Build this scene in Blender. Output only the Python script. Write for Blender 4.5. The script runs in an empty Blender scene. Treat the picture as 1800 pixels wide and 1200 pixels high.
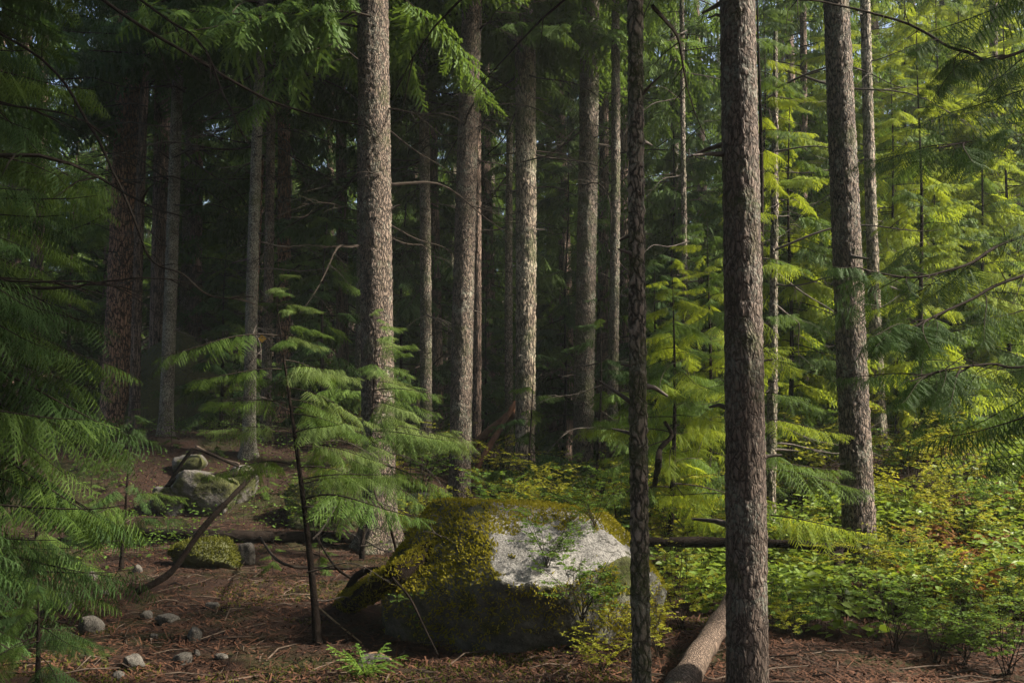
import bpy, math, random
import numpy as np
from mathutils import Vector, Matrix

SC = bpy.context.scene
COL = SC.collection
R = math.radians

# ------------------------------------------------------------------ camera, sky, sun, exposure
PITCH, FPX, EYE = 5.0, 1750.0, 1.6
cam = bpy.data.objects.new('camera', bpy.data.cameras.new('camera'))
COL.objects.link(cam)
cam.location = (0, 0, EYE)
cam.rotation_euler = (R(90 + PITCH), 0, 0)
cam.data.sensor_width = 36.0
cam.data.lens = 36.0 * FPX / 1800.0
cam.data.clip_start = 0.05
cam.data.clip_end = 1000
SC.camera = cam

SUN_AZ, SUN_EL = 97.0, 40.0
world = bpy.data.worlds.new('World')
SC.world = world
world.use_nodes = True
wn = world.node_tree
wn.nodes.clear()
sky = wn.nodes.new('ShaderNodeTexSky')
sky.sky_type = 'NISHITA'
sky.sun_disc = False
sky.sun_elevation = R(SUN_EL)
sky.sun_rotation = R(SUN_AZ)
sky.dust_density = 4.0
sky.ozone_density = 0.4
bg = wn.nodes.new('ShaderNodeBackground')
bg.inputs['Strength'].default_value = 0.085
wo = wn.nodes.new('ShaderNodeOutputWorld')
wn.links.new(sky.outputs[0], bg.inputs['Color'])
wn.links.new(bg.outputs[0], wo.inputs['Surface'])

sun = bpy.data.objects.new('sun', bpy.data.lights.new('sun', 'SUN'))
COL.objects.link(sun)
sun.data.energy = 5.0
sun.data.angle = R(3.0)
sun.data.color = (1.0, 0.92, 0.78)
SUNV = Vector((math.cos(R(SUN_EL)) * math.sin(R(SUN_AZ)), math.cos(R(SUN_EL)) * math.cos(R(SUN_AZ)), math.sin(R(SUN_EL))))
sun.rotation_euler = SUNV.to_track_quat('Z', 'Y').to_euler()

SC.view_settings.view_transform = 'Standard'
SC.view_settings.look = 'None'
SC.view_settings.exposure = 1.5
SC.view_settings.gamma = 1.0
SC.cycles.use_denoising = True
SC.cycles.max_bounces = 5
SC.cycles.diffuse_bounces = 3
SC.cycles.glossy_bounces = 2
SC.cycles.transmission_bounces = 3
SC.cycles.volume_bounces = 0
SC.cycles.sample_clamp_indirect = 4.0

# ------------------------------------------------------------------ numpy helpers
def nrng(seed):
    return np.random.default_rng(seed)

def _hash(ix, iy, iz, s):
    h = (ix * 374761393 + iy * 668265263 + iz * 2147483647 + s * 1274126177) & 0xFFFFFFFF
    h = ((h ^ (h >> 13)) * 1274126177) & 0xFFFFFFFF
    h = ((h ^ (h >> 16)) * 2246822519) & 0xFFFFFFFF
    return ((h ^ (h >> 15)) & 0xFFFFFF) / float(0xFFFFFF)

def vnoise(P, s=0):
    """value noise in -1..1 at points P (n,3)"""
    P = np.asarray(P, float)
    I = np.floor(P).astype(np.int64)
    f = P - I
    f = f * f * (3 - 2 * f)
    out = 0
    for dx in (0, 1):
        wx = f[:, 0] if dx else 1 - f[:, 0]
        for dy in (0, 1):
            wy = f[:, 1] if dy else 1 - f[:, 1]
            for dz in (0, 1):
                wz = f[:, 2] if dz else 1 - f[:, 2]
                out = out + wx * wy * wz * _hash(I[:, 0] + dx, I[:, 1] + dy, I[:, 2] + dz, s)
    return out * 2 - 1

def fbm(P, s=0, o=3):
    a, t, P = 1.0, 0, np.asarray(P, float)
    for k in range(o):
        t = t + a * vnoise(P, s + k * 17)
        P = P * 2.03
        a *= 0.5
    return t

def voro(P, s=0):
    """edge distance F2-F1 and cell value"""
    P = np.asarray(P, float)
    I = np.floor(P).astype(np.int64)
    f1 = np.full(len(P), 9.0); f2 = np.full(len(P), 9.0); cv = np.zeros(len(P))
    for dx in (-1, 0, 1):
        for dy in (-1, 0, 1):
            for dz in (-1, 0, 1):
                J = I + (dx, dy, dz)
                c = J + np.stack([_hash(J[:, 0], J[:, 1], J[:, 2], s + q) for q in (1, 2, 3)], 1)
                d = np.sqrt(((c - P) ** 2).sum(1))
                near = d < f1
                f2 = np.where(near, f1, np.minimum(f2, d))
                cv = np.where(near, _hash(J[:, 0], J[:, 1], J[:, 2], s + 9), cv)
                f1 = np.where(near, d, f1)
    return f2 - f1, cv

def sstep(a, b, x):
    t = np.clip((np.asarray(x, float) - a) / (b - a), 0, 1)
    return t * t * (3 - 2 * t)

# ------------------------------------------------------------------ terrain and picture-to-ground
def tz_np(x, y):
    x = np.asarray(x, float); y = np.asarray(y, float)
    z = 1.25 * sstep(14.5, 19.5, y) * (1 - sstep(-3.5, 0.5, x))
    z = z + 0.05 * np.maximum(0, y - 17)
    z = z + 1.15 * sstep(6.5, 17, y) * sstep(2.2, 6.5, x)
    z = z + 0.30 * sstep(-2.0, -6.5, x) * 0
    z = z + 0.12 * sstep(1.0, 0.0, np.hypot((x - 0.2) / 2.0, (y - 7.6) / 2.2)) 
    P = np.stack([x, y, x * 0], 1) if x.ndim else np.array([[x, y, 0.0]])
    n = 0.10 * vnoise(P * 0.5, 3) + 0.035 * vnoise(P * 1.7, 5)
    n = n if x.ndim else n[0]
    far = np.maximum(0, y - 50)
    return z + n * sstep(2.0, 5.0, y) + 0.16 * far

def tz(x, y):
    return float(tz_np(np.array([x]), np.array([y]))[0])

CP, SP = math.cos(R(PITCH)), math.sin(R(PITCH))
def ray(px, py):
    u, v = (px - 900) / FPX, (600 - py) / FPX
    return Vector((u, CP - SP * v, SP + CP * v))
def at(px, py, Y):
    d = ray(px, py)
    return Vector((0, 0, EYE)) + d * (Y / d.y)
def ground_at(px, py, far=70):
    d = ray(px, py)
    ys = np.arange(2.5, far, 0.02)
    P = np.array([0, 0, EYE]) + np.outer(ys / d.y, np.array(d))
    hit = P[:, 2] <= tz_np(P[:, 0], P[:, 1])
    k = int(np.argmax(hit)) if hit.any() else len(ys) - 1
    return Vector((P[k, 0], P[k, 1], tz(P[k, 0], P[k, 1])))
def ground_px(px, Y):
    """ground point seen in picture column px at depth Y"""
    x = (px - 900) / FPX * Y * 1.0
    for _ in range(3):
        z = tz(x, Y)
        dep = Y * CP + (z - EYE) * SP
        x = (px - 900) / FPX * dep
    return Vector((x, Y, tz(x, Y)))

# ------------------------------------------------------------------ mesh building
class MB:
    def __init__(s): s.V, s.F, s.M, s.n = [], [], [], 0
    def add(s, V, F, m=0):
        V = np.asarray(V, float).reshape(-1, 3); F = np.asarray(F, np.int64).reshape(-1, 4)
        s.V.append(V); s.F.append(F + s.n)
        s.M.append(np.full(len(F), m) if np.isscalar(m) else np.asarray(m))
        s.n += len(V)
    def arr(s):
        if not s.V: return np.zeros((0, 3)), np.zeros((0, 4), np.int64), np.zeros(0, int)
        return np.concatenate(s.V), np.concatenate(s.F), np.concatenate(s.M)
    def put(s, A, mat=None):
        V, F, M = A
        if mat is not None:
            mat = np.asarray(mat); V = V @ mat[:3, :3].T + mat[:3, 3]
        s.add(V, F, M)

def mesh(name, A, mats, smooth=False):
    V, F, M = A
    me = bpy.data.meshes.new(name)
    me.vertices.add(len(V)); me.vertices.foreach_set('co', np.ascontiguousarray(V, np.float32).ravel())
    me.loops.add(len(F) * 4); me.loops.foreach_set('vertex_index', np.ascontiguousarray(F, np.int32).ravel())
    me.polygons.add(len(F)); me.polygons.foreach_set('loop_start', np.arange(0, len(F) * 4, 4, dtype=np.int32))
    for m in mats: me.materials.append(m)
    me.polygons.foreach_set('material_index', np.asarray(M, np.int32))
    me.polygons.foreach_set('use_smooth', np.full(len(F), smooth))
    me.update(calc_edges=True)
    return me

def link(name, data, parent=None, loc=(0, 0, 0), rot=(0, 0, 0), sc=1.0):
    o = bpy.data.objects.new(name, data); COL.objects.link(o)
    o.location = loc; o.rotation_euler = rot
    o.scale = (sc, sc, sc) if np.isscalar(sc) else sc
    if parent is not None: o.parent = parent
    return o

def tag(o, label, cat, group=None):
    o['label'] = label; o['category'] = cat
    if group: o['group'] = group
    return o

def thing(name, label, cat, loc=(0, 0, 0), rot=(0, 0, 0), group=None, sc=1.0):
    return tag(link(name, None, None, loc, rot, sc), label, cat, group)

def tube(mb, pts, rad, sides=6, m=0):
    pts = np.asarray([tuple(p) for p in pts], float); n = len(pts)
    rad = np.full(n, rad) if np.isscalar(rad) else np.asarray(rad, float)
    T = np.gradient(pts, axis=0); T /= np.linalg.norm(T, axis=1)[:, None] + 1e-9
    ref = np.array([0, 0, 1.0]) if abs(T[:, 2]).mean() < 0.8 else np.array([1.0, 0, 0])
    A = np.cross(T, ref); A /= np.linalg.norm(A, axis=1)[:, None] + 1e-9
    B = np.cross(T, A)
    th = np.arange(sides) * 2 * np.pi / sides
    V = pts[:, None] + rad[:, None, None] * (np.cos(th)[None, :, None] * A[:, None] + np.sin(th)[None, :, None] * B[:, None])
    i, j = np.meshgrid(np.arange(n - 1), np.arange(sides), indexing='ij')
    a = i * sides + j; b = i * sides + (j + 1) % sides
    mb.add(V.reshape(-1, 3), np.stack([a, b, b + sides, a + sides], -1).reshape(-1, 4), m)

def M4(loc=(0, 0, 0), rz=0, ry=0, rx=0, s=1.0):
    return Matrix.Translation(loc) @ Matrix.Rotation(rz, 4, 'Z') @ Matrix.Rotation(ry, 4, 'Y') @ Matrix.Rotation(rx, 4, 'X') @ Matrix.Scale(s, 4)

# ------------------------------------------------------------------ materials
class NT:
    def __init__(s, name):
        s.m = bpy.data.materials.new(name); s.m.use_nodes = True
        s.t = s.m.node_tree; s.t.nodes.clear()
    def n(s, typ, **kw):
        nd = s.t.nodes.new('ShaderNode' + typ)
        for k, v in kw.items():
            if hasattr(nd, k) and k not in nd.inputs.keys(): setattr(nd, k, v)
            else: s.set(nd, k, v)
        return nd
    def set(s, nd, k, v):
        if isinstance(v, bpy.types.NodeSocket): s.t.links.new(v, nd.inputs[k])
        else: nd.inputs[k].default_value = v
    def mix(s, f, a, b, mode='MIX'):
        nd = s.t.nodes.new('ShaderNodeMix'); nd.data_type = 'RGBA'; nd.blend_type = mode
        for i, v in ((0, f), (6, a), (7, b)):
            if isinstance(v, bpy.types.NodeSocket): s.t.links.new(v, nd.inputs[i])
            else: nd.inputs[i].default_value = v if i == 0 else (*v[:3], 1)
        return nd.outputs[2]
    def ramp(s, f, a, b, ca=(0, 0, 0), cb=(1, 1, 1)):
        nd = s.t.nodes.new('ShaderNodeValToRGB'); s.t.links.new(f, nd.inputs[0])
        e = nd.color_ramp.elements
        e[0].position, e[1].position = a, b
        e[0].color, e[1].color = (*ca, 1), (*cb, 1)
        return nd.outputs[0]
    def noise(s, vec, scale, detail=4, rough=0.6, dist=0.0):
        return s.n('TexNoise', Vector=vec, Scale=scale, Detail=detail, Roughness=rough, Distortion=dist).outputs[0]
    def math(s, op, a, b=0.0):
        nd = s.t.nodes.new('ShaderNodeMath'); nd.operation = op
        for i, v in ((0, a), (1, b)):
            if isinstance(v, bpy.types.NodeSocket): s.t.links.new(v, nd.inputs[i])
            else: nd.inputs[i].default_value = v
        return nd.outputs[0]
    def mapping(s, vec, scale):
        return s.n('Mapping', Vector=vec, Scale=scale).outputs[0]
    def out(s, shader, disp=None):
        o = s.t.nodes.new('ShaderNodeOutputMaterial'); s.t.links.new(shader, o.inputs[0]); return s.m

def leaf_mat(name, c1, c2, tcol, trans=0.35, rough=0.6, spec=0.15):
    k = NT(name)
    rnd = k.n('NewGeometry').outputs['Random Per Island']
    orn = k.n('ObjectInfo').outputs['Random']
    pos = k.n('NewGeometry').outputs['Position']
    f = k.math('ADD', k.math('MULTIPLY', rnd, 0.5), k.math('MULTIPLY', orn, 0.5))
    c = k.mix(f, c1, c2)
    big = k.ramp(k.noise(pos, 0.9, 2), 0.35, 0.7)
    c = k.mix(k.math('MULTIPLY', big, 0.45), c, c2)
    p = k.n('BsdfPrincipled', **{'Base Color': c, 'Roughness': rough, 'Specular IOR Level': spec})
    t = k.n('BsdfTranslucent', Color=k.mix(0.5, c, tcol, 'MIX'))
    mx = k.n('MixShader', Fac=trans)
    k.t.links.new(p.outputs[0], mx.inputs[1]); k.t.links.new(t.outputs[0], mx.inputs[2])
    return k.out(mx.outputs[0])

def bark_mat(name, dark, light, lichen=0.2, moss=0.0, cell=36.0, stretch=0.22, bump=1.0, lcol=(0.30, 0.31, 0.24), furrow=False):
    k = NT(name)
    ob = k.n('TexCoord').outputs['Object']
    rnd = k.n('ObjectInfo').outputs['Random']
    off = k.n('VectorMath', operation='ADD'); k.t.links.new(ob, off.inputs[0])
    cx = k.n('CombineXYZ', X=k.math('MULTIPLY', rnd, 37.0), Z=k.math('MULTIPLY', rnd, 91.0)); k.t.links.new(cx.outputs[0], off.inputs[1])
    ob = off.outputs[0]
    wob = k.n('TexNoise', Vector=k.mapping(ob, (1, 1, 0.6)), Scale=15.0, Detail=4)
    add = k.n('VectorMath', operation='MULTIPLY_ADD')
    k.t.links.new(wob.outputs['Color'], add.inputs[0]); add.inputs[1].default_value = (0.075, 0.075, 0.16); k.t.links.new(ob, add.inputs[2])
    mp = k.mapping(add.outputs[0], (cell, cell, cell * stretch))
    v = k.n('TexVoronoi', feature='DISTANCE_TO_EDGE', Vector=mp, Scale=1.0).outputs['Distance']
    vc = k.n('TexVoronoi', feature='F1', Vector=mp, Scale=1.0).outputs['Color']
    fine = k.noise(k.mapping(ob, (1, 1, 0.38)), 60.0, 6, 0.75)
    plate = k.ramp(v, 0.0, 0.24)
    h = k.math('ADD', k.math('MULTIPLY', plate, 0.7), k.math('MULTIPLY', fine, 0.55))
    sep = k.n('SeparateColor'); k.t.links.new(vc, sep.inputs[0])
    h = k.math('ADD', h, k.math('MULTIPLY', sep.outputs[0], 0.35))
    tone = k.math('MULTIPLY', plate, k.math('ADD', k.math('MULTIPLY', fine, 1.25), k.math('MULTIPLY', sep.outputs[1], 0.22)))
    patch = k.noise(k.mapping(ob, (1.6, 1.6, 0.5)), 1.5, 5, 0.65)
    tone = k.math('MULTIPLY', tone, k.math('ADD', 0.25, k.math('MULTIPLY', patch, 1.5)))
    c = k.mix(k.ramp(tone, 0.13, 0.66), dark, light)
    if lichen > 0:
        a = k.math('MULTIPLY', k.ramp(k.noise(ob, 3.2, 5, 0.75), 0.62 - 0.25 * lichen, 0.72 - 0.2 * lichen), k.ramp(k.noise(ob, 42.0, 3), 0.42, 0.6))
        c = k.mix(k.math('MULTIPLY', a, 0.75), c, lcol)
    if moss > 0:
        a = k.math('MULTIPLY', k.ramp(k.noise(ob, 2.1, 4, 0.7), 0.66 - 0.35 * moss, 0.78 - 0.3 * moss), k.ramp(k.noise(ob, 60.0, 2), 0.3, 0.55))
        c = k.mix(k.math('MULTIPLY', a, 0.9), c, (0.045, 0.055, 0.012))
    b = k.n('Bump', Strength=1.0, Distance=0.022 * bump, Height=h)
    p = k.n('BsdfPrincipled', **{'Base Color': c, 'Roughness': 0.8, 'Specular IOR Level': 0.3, 'Normal': b.outputs[0]})
    return k.out(p.outputs[0])

def plain_mat(name, c1, c2, scale=8.0, rough=0.85, bump=0.01, spec=0.2):
    k = NT(name)
    ob = k.n('TexCoord').outputs['Object']
    n1 = k.noise(ob, scale, 6, 0.7)
    c = k.mix(k.ramp(n1, 0.3, 0.7), c1, c2)
    b = k.n('Bump', Strength=1.0, Distance=bump, Height=k.noise(ob, scale * 3, 6, 0.75))
    p = k.n('BsdfPrincipled', **{'Base Color': c, 'Roughness': rough, 'Specular IOR Level': spec, 'Normal': b.outputs[0]})
    return k.out(p.outputs[0])

def rock_mat(name, moss=0.5, mcol=(0.05, 0.055, 0.012), c1=(0.16, 0.155, 0.145), c2=(0.48, 0.46, 0.42), attr=None):
    k = NT(name)
    ob = k.n('TexCoord').outputs['Object']
    geo = k.n('NewGeometry')
    sp = k.noise(ob, 85.0, 3, 0.8)
    n1 = k.noise(ob, 3.0, 6, 0.65)
    c = k.mix(k.ramp(sp, 0.34, 0.62), c1, c2)
    c = k.mix(k.math('MULTIPLY', k.ramp(n1, 0.45, 0.7), 0.55), c, tuple(x * 0.55 for x in c1))
    c = k.mix(k.math('MULTIPLY', k.ramp(k.noise(ob, 11.0, 4, 0.8), 0.55, 0.62), 0.35), c, (0.05, 0.05, 0.042))
    if moss > 0:
        a = k.ramp(k.noise(ob, 2.3, 6, 0.7), 0.64 - 0.4 * moss, 0.72 - 0.4 * moss)
        if attr:   # moss and dark algae, overhang shade also painted in, except on the bare face
            bare_ = k.math('ADD', k.n('Attribute', attribute_name=attr).outputs['Fac'], k.math('MULTIPLY', k.math('SUBTRACT', k.noise(ob, 5.0, 5, 0.7), 0.5), 0.9))
            stain_and_shade = k.ramp(bare_, 0.38, 0.52, (1, 1, 1), (0, 0, 0))
            c = k.mix(k.math('MULTIPLY', stain_and_shade, 0.85), c, k.mix(k.ramp(k.noise(ob, 9.0, 5, 0.7), 0.35, 0.65), (0.020, 0.021, 0.014), (0.13, 0.125, 0.10)))
            a = k.math('MULTIPLY', stain_and_shade, k.ramp(k.noise(ob, 2.3, 6, 0.7), 0.50, 0.60))
        c = k.mix(k.math('MULTIPLY', a, 0.92), c, k.mix(k.noise(ob, 30.0, 3), tuple(x * 0.5 for x in mcol), tuple(x * 1.6 for x in mcol)))
    cr = k.n('TexVoronoi', feature='DISTANCE_TO_EDGE', Vector=k.n('VectorMath', operation='ADD').outputs[0], Scale=2.6)
    vm = cr.inputs['Vector'].links[0].from_node
    k.t.links.new(ob, vm.inputs[0])
    nz = k.n('TexNoise', Vector=ob, Scale=4.0, Detail=5)
    sc_ = k.n('VectorMath', operation='SCALE'); k.t.links.new(nz.outputs['Color'], sc_.inputs[0]); sc_.inputs['Scale'].default_value = 0.55
    k.t.links.new(sc_.outputs[0], vm.inputs[1])
    crack = k.ramp(cr.outputs['Distance'], 0.004, 0.03)
    c = k.mix(k.math('MULTIPLY', k.math('SUBTRACT', 1.0, crack), k.ramp(k.noise(ob, 1.7, 3), 0.5, 0.62)), c, (0.03, 0.028, 0.02))
    h = k.math('ADD', k.math('MULTIPLY', n1, 1.0), k.math('MULTIPLY', k.noise(ob, 24.0, 6, 0.8), 0.5))
    b = k.n('Bump', Strength=1.0, Distance=0.05, Height=h)
    p = k.n('BsdfPrincipled', **{'Base Color': c, 'Roughness': 0.9, 'Specular IOR Level': 0.25, 'Normal': b.outputs[0]})
    return k.out(p.outputs[0])

MAT = {}
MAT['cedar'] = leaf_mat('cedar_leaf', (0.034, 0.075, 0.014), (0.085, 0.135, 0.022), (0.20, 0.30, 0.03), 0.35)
MAT['cedar_dark'] = leaf_mat('shade_toned_cedar_leaf', (0.022, 0.055, 0.014), (0.048, 0.090, 0.020), (0.09, 0.16, 0.02), 0.25)  # darker cedar leaf for shady trees, the shade put into its colour
MAT['bright'] = leaf_mat('sun_toned_cedar_leaf', (0.060, 0.125, 0.012), (0.210, 0.255, 0.022), (0.46, 0.52, 0.03), 0.5)  # cedar leaf again, sunlight put into a brighter, yellower colour
MAT['pale'] = leaf_mat('sapling_leaf', (0.060, 0.115, 0.026), (0.165, 0.215, 0.065), (0.30, 0.38, 0.06), 0.35)
MAT['yellow'] = leaf_mat('huckleberry_leaf', (0.110, 0.160, 0.018), (0.260, 0.250, 0.028), (0.55, 0.52, 0.03), 0.45)
MAT['green'] = leaf_mat('bush_leaf', (0.045, 0.110, 0.022), (0.110, 0.170, 0.028), (0.25, 0.36, 0.03), 0.4)
MAT['salal'] = leaf_mat('salal_leaf', (0.035, 0.095, 0.018), (0.200, 0.260, 0.030), (0.34, 0.44, 0.03), 0.35, 0.45, 0.3)
MAT['rust'] = leaf_mat('dead_leaf', (0.120, 0.055, 0.020), (0.210, 0.105, 0.032), (0.30, 0.13, 0.02), 0.35)
MAT['needle'] = leaf_mat('fallen_needle', (0.014, 0.009, 0.007), (0.150, 0.068, 0.038), (0.1, 0.05, 0.02), 0.0, 0.9, 0.15)
MAT['moss'] = leaf_mat('moss_leaf', (0.100, 0.100, 0.010), (0.300, 0.260, 0.026), (0.40, 0.36, 0.02), 0.4, 0.8, 0.1)
MAT['twig'] = plain_mat('twig_bark', (0.014, 0.010, 0.008), (0.042, 0.033, 0.026), 25, 0.85, 0.004, 0.08)
MAT['dead_twig'] = plain_mat('dead_twig_bark', (0.035, 0.028, 0.022), (0.12, 0.10, 0.085), 25, 0.85, 0.004)
MAT['stick'] = plain_mat('stick_wood', (0.03, 0.021, 0.015), (0.12, 0.088, 0.065), 14, 0.9, 0.006)
MAT['pale_stick'] = plain_mat('pale_stick_wood', (0.22, 0.13, 0.07), (0.40, 0.26, 0.15), 14, 0.9, 0.004)
MAT['red_wood'] = plain_mat('red_broken_wood', (0.08, 0.034, 0.02), (0.20, 0.10, 0.06), 10, 0.9, 0.01)
MAT['dark_wood'] = plain_mat('wet_dark_wood', (0.007, 0.005, 0.004), (0.026, 0.019, 0.015), 9, 0.85, 0.02, 0.06)
MAT['bark'] = bark_mat('scaly_bark', (0.022, 0.016, 0.012), (0.175, 0.130, 0.100), 0.45, 0.35)
MAT['bark_moss'] = bark_mat('mossy_scaly_bark', (0.020, 0.015, 0.011), (0.175, 0.134, 0.104), 0.55, 0.6)
MAT['bark_red'] = bark_mat('furrowed_red_bark', (0.045, 0.025, 0.017), (0.40, 0.225, 0.145), 0.05, 0.1, 17.0, 0.22, 1.7)
MAT['bark_grey'] = bark_mat('lichen_grey_bark', (0.03, 0.026, 0.02), (0.17, 0.15, 0.12), 0.8, 0.35, 34.0, 0.5, 0.6, (0.28, 0.28, 0.22))
MAT['bark_cedar'] = bark_mat('stringy_cedar_bark', (0.035, 0.024, 0.018), (0.24, 0.165, 0.125), 0.0, 0.15, 24.0, 0.06, 1.0)
MAT['bark_pale'] = bark_mat('peeling_pale_bark', (0.032, 0.024, 0.018), (0.27, 0.21, 0.155), 0.6, 0.5, 20.0, 0.25, 1.0, (0.42, 0.40, 0.30))
MAT['bark_dark'] = bark_mat('dark_mossy_bark', (0.040, 0.032, 0.024), (0.27, 0.215, 0.17), 0.45, 0.6, 26.0, 0.4, 0.9)
MAT['bark_near'] = bark_mat('flaky_near_bark', (0.050, 0.036, 0.028), (0.155, 0.115, 0.092), 0.6, 0.3, 44.0, 0.26, 0.6, (0.20, 0.21, 0.17))
MAT['log'] = bark_mat('weathered_log_bark', (0.06, 0.04, 0.028), (0.17, 0.12, 0.088), 0.15, 0.2, 60.0, 0.12, 0.4)
MAT['rock'] = rock_mat('granite', 0.12)
MAT['rock_grey'] = rock_mat('dark_granite', 0.45, c1=(0.05, 0.045, 0.04), c2=(0.17, 0.155, 0.14))  # granite in a darker grey-brown
MAT['rock_mossy'] = rock_mat('mossy_granite', 1.0)
MAT['moss_dim'] = leaf_mat('dim_moss_leaf', (0.035, 0.042, 0.008), (0.110, 0.110, 0.016), (0.16, 0.17, 0.02), 0.3, 0.8, 0.1)  # darker copy of the moss, sunlit look toned down in its colour
MAT['granite_bare'] = rock_mat('granite_with_bare_facet', 1.0, attr='bare', c1=(0.09, 0.085, 0.078), c2=(0.42, 0.40, 0.37))
MAT['stone'] = rock_mat('pale_stone', 0.0, c1=(0.045, 0.04, 0.034), c2=(0.16, 0.145, 0.125))

# ------------------------------------------------------------------ foliage generators
def make_spray(seed, detail):
    """flat fern-like spray 0.4 m long, growing along +X from the origin, tips hanging"""
    g = nrng(seed); L = 0.4
    n, sub, w = {'hi': (9, 6, 0.0078), 'mid': (7, 2, 0.028), 'lo': (6, 0, 0.042)}[detail]
    mb = MB(); dz = g.uniform(0.10, 0.22)
    def rp(t): return np.array([L * t, 0.03 * L * math.sin(3 * t + seed), -dz * L * t * t])
    def strip(p, d, l, w0, segs=2, sag=0.25):
        d = d / np.linalg.norm(d); pts = []
        for i in range(segs + 1):
            s = i / segs
            pts.append(p + d * l * s + np.array([0, 0, -sag * l * s * s]))
        side = np.cross(d, [0, 0, 1.0]); side /= np.linalg.norm(side) + 1e-9
        side = side + np.array([0, 0, g.uniform(-.5, .5)])
        V, F = [], []
        for i, q in enumerate(pts):
            ww = w0 * (1.0 if i < segs else 0.25) * (0.8 if i == 0 else 1)
            V += [q - side * ww / 2, q + side * ww / 2]
        for i in range(segs): F.append([2 * i, 2 * i + 1, 2 * i + 3, 2 * i + 2])
        mb.add(V, F, 0)
        return lambda s: p + d * l * s + np.array([0, 0, -sag * l * s * s])
    m = 6
    for i in range(m):
        a, b = rp(i / m), rp((i + 1) / m)
        strip(a, b - a, np.linalg.norm(b - a), w * 0.8, 1, 0)
    for i in range(n):
        for sd in (-1, 1):
            t = (i + (0.15 if sd > 0 else 0.6)) / n
            l = L * 0.38 * ((1 - t) ** 0.6) * (0.55 + 0.45 * min(1, t * 5)) * g.uniform(0.8, 1.15) + 0.015
            an = R(48 + g.uniform(-9, 9))
            d = np.array([math.cos(an), sd * math.sin(an), (-0.50 if detail == 'hi' else -0.30) + g.uniform(-.25, .25)])
            f = strip(rp(t), d, l, w, 3 if detail == 'hi' else 1, 0.55)
            for q in range(sub):
                s = (q + 0.6) / (sub + 0.3)
                a2 = an + (0.75 if q % 2 else -0.75)
                d2 = np.array([math.cos(a2), sd * math.sin(a2), -0.35])
                strip(f(s), d2, l * (0.20 if detail == 'hi' else 0.30) * (1.15 - 0.7 * s) + 0.005, w * 0.85, 1, 0.2)
    return mb.arr()

SPRAYS = {d: [make_spray(40 + i, d) for i in range(5)] for d in ('hi', 'mid', 'lo')}

def make_bough(seed, detail, L=1.3, ns=16, hang=1.0, rise=0.15, droop=0.45, bare=0.2):
    """one branch with its sprays, growing along +X; material 0 leaf, 1 twig"""
    g = nrng(seed); mb = MB()
    yw, ph = g.uniform(-.12, .12), g.uniform(0, 6)
    def sp(t):
        return np.array([L * t, L * yw * t * t + 0.03 * L * math.sin(4 * t + ph), L * (rise * t - droop * t * t + 0.16 * t ** 4)])
    k = 9 if detail != 'lo' else 5
    tube(mb, [sp(i / (k - 1)) for i in range(k)], np.linspace(0.010, 0.002, k) * (L / 1.3), 4 if detail != 'lo' else 3, 1)
    for i in range(ns):
        if detail != 'lo' and g.random() < 0.15 and i < ns - 1: continue
        t = bare + (1 - bare) * (i + g.uniform(0, 1)) / ns
        sd = 1 if i % 2 else -1
        last = i == ns - 1
        l = L * (0.13 + 0.18 * (1 - t)) * g.uniform(0.5, 1.6)
        yaw = 0 if last else sd * R(62 - 28 * t + g.uniform(-14, 14))
        pit = R((0 + 34 * g.random()) * hang)
        roll = sd * R(g.uniform(-20, 30)) * hang
        A = SPRAYS[detail][g.integers(5)]
        mb.put(A, M4(tuple(sp(0.97 if last else t)), yaw, pit, roll, l / 0.4))
    return mb.arr()

def make_dead_branch(seed, L=1.2, twigs=7, r=0.011, sides=5):
    g = nrng(seed); mb = MB()
    ph, b, up = g.uniform(0, 6), g.uniform(-.25, .25), g.uniform(-.35, .25)
    def sp(t): return np.array([L * t, L * (b * t * t + 0.05 * math.sin(5 * t + ph)), L * (up * t - 0.25 * t * t + 0.04 * math.sin(7 * t + ph))])
    tube(mb, [sp(i / 10) for i in range(11)], np.linspace(r, r * 0.15, 11), sides, 0)
    for q in range(twigs):
        t = g.uniform(0.2, 0.95); p = sp(t); l = L * g.uniform(0.15, 0.4) * (1.15 - t * 0.6)
        a = g.choice([-1, 1]) * R(g.uniform(30, 65)); dz = g.uniform(-.55, .25)
        d = np.array([math.cos(a), math.sin(a), dz])
        tube(mb, [p, p + d * l * .5 + [0, 0, -.03 * l], p + d * l + [0, 0, -.16 * l]], [r * 0.35, r * .22, r * 0.08], 3, 0)
    return mb.arr()

BOUGH = {}
for nm, det in (('hi', 'hi'), ('mid', 'mid'), ('lo', 'lo')):
    BOUGH[nm] = [make_bough(100 + i, det, 1.3, {'hi': 26, 'mid': 28, 'lo': 17}[nm], 1.0, 0.10 + 0.1 * (i % 3), 0.35 + 0.12 * (i % 2)) for i in range(6)]
DEAD = [make_dead_branch(300 + i) for i in range(6)]
BMESH = {}
def bough_mesh(det, leaf):
    if (det, leaf) not in BMESH:
        BMESH[(det, leaf)] = [mesh('bough', A, [MAT[leaf], MAT['twig']]) for A in BOUGH[det]]
    return BMESH[(det, leaf)]
DMESH = [mesh('branch', A, [MAT['dead_twig']], True) for A in DEAD]

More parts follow.
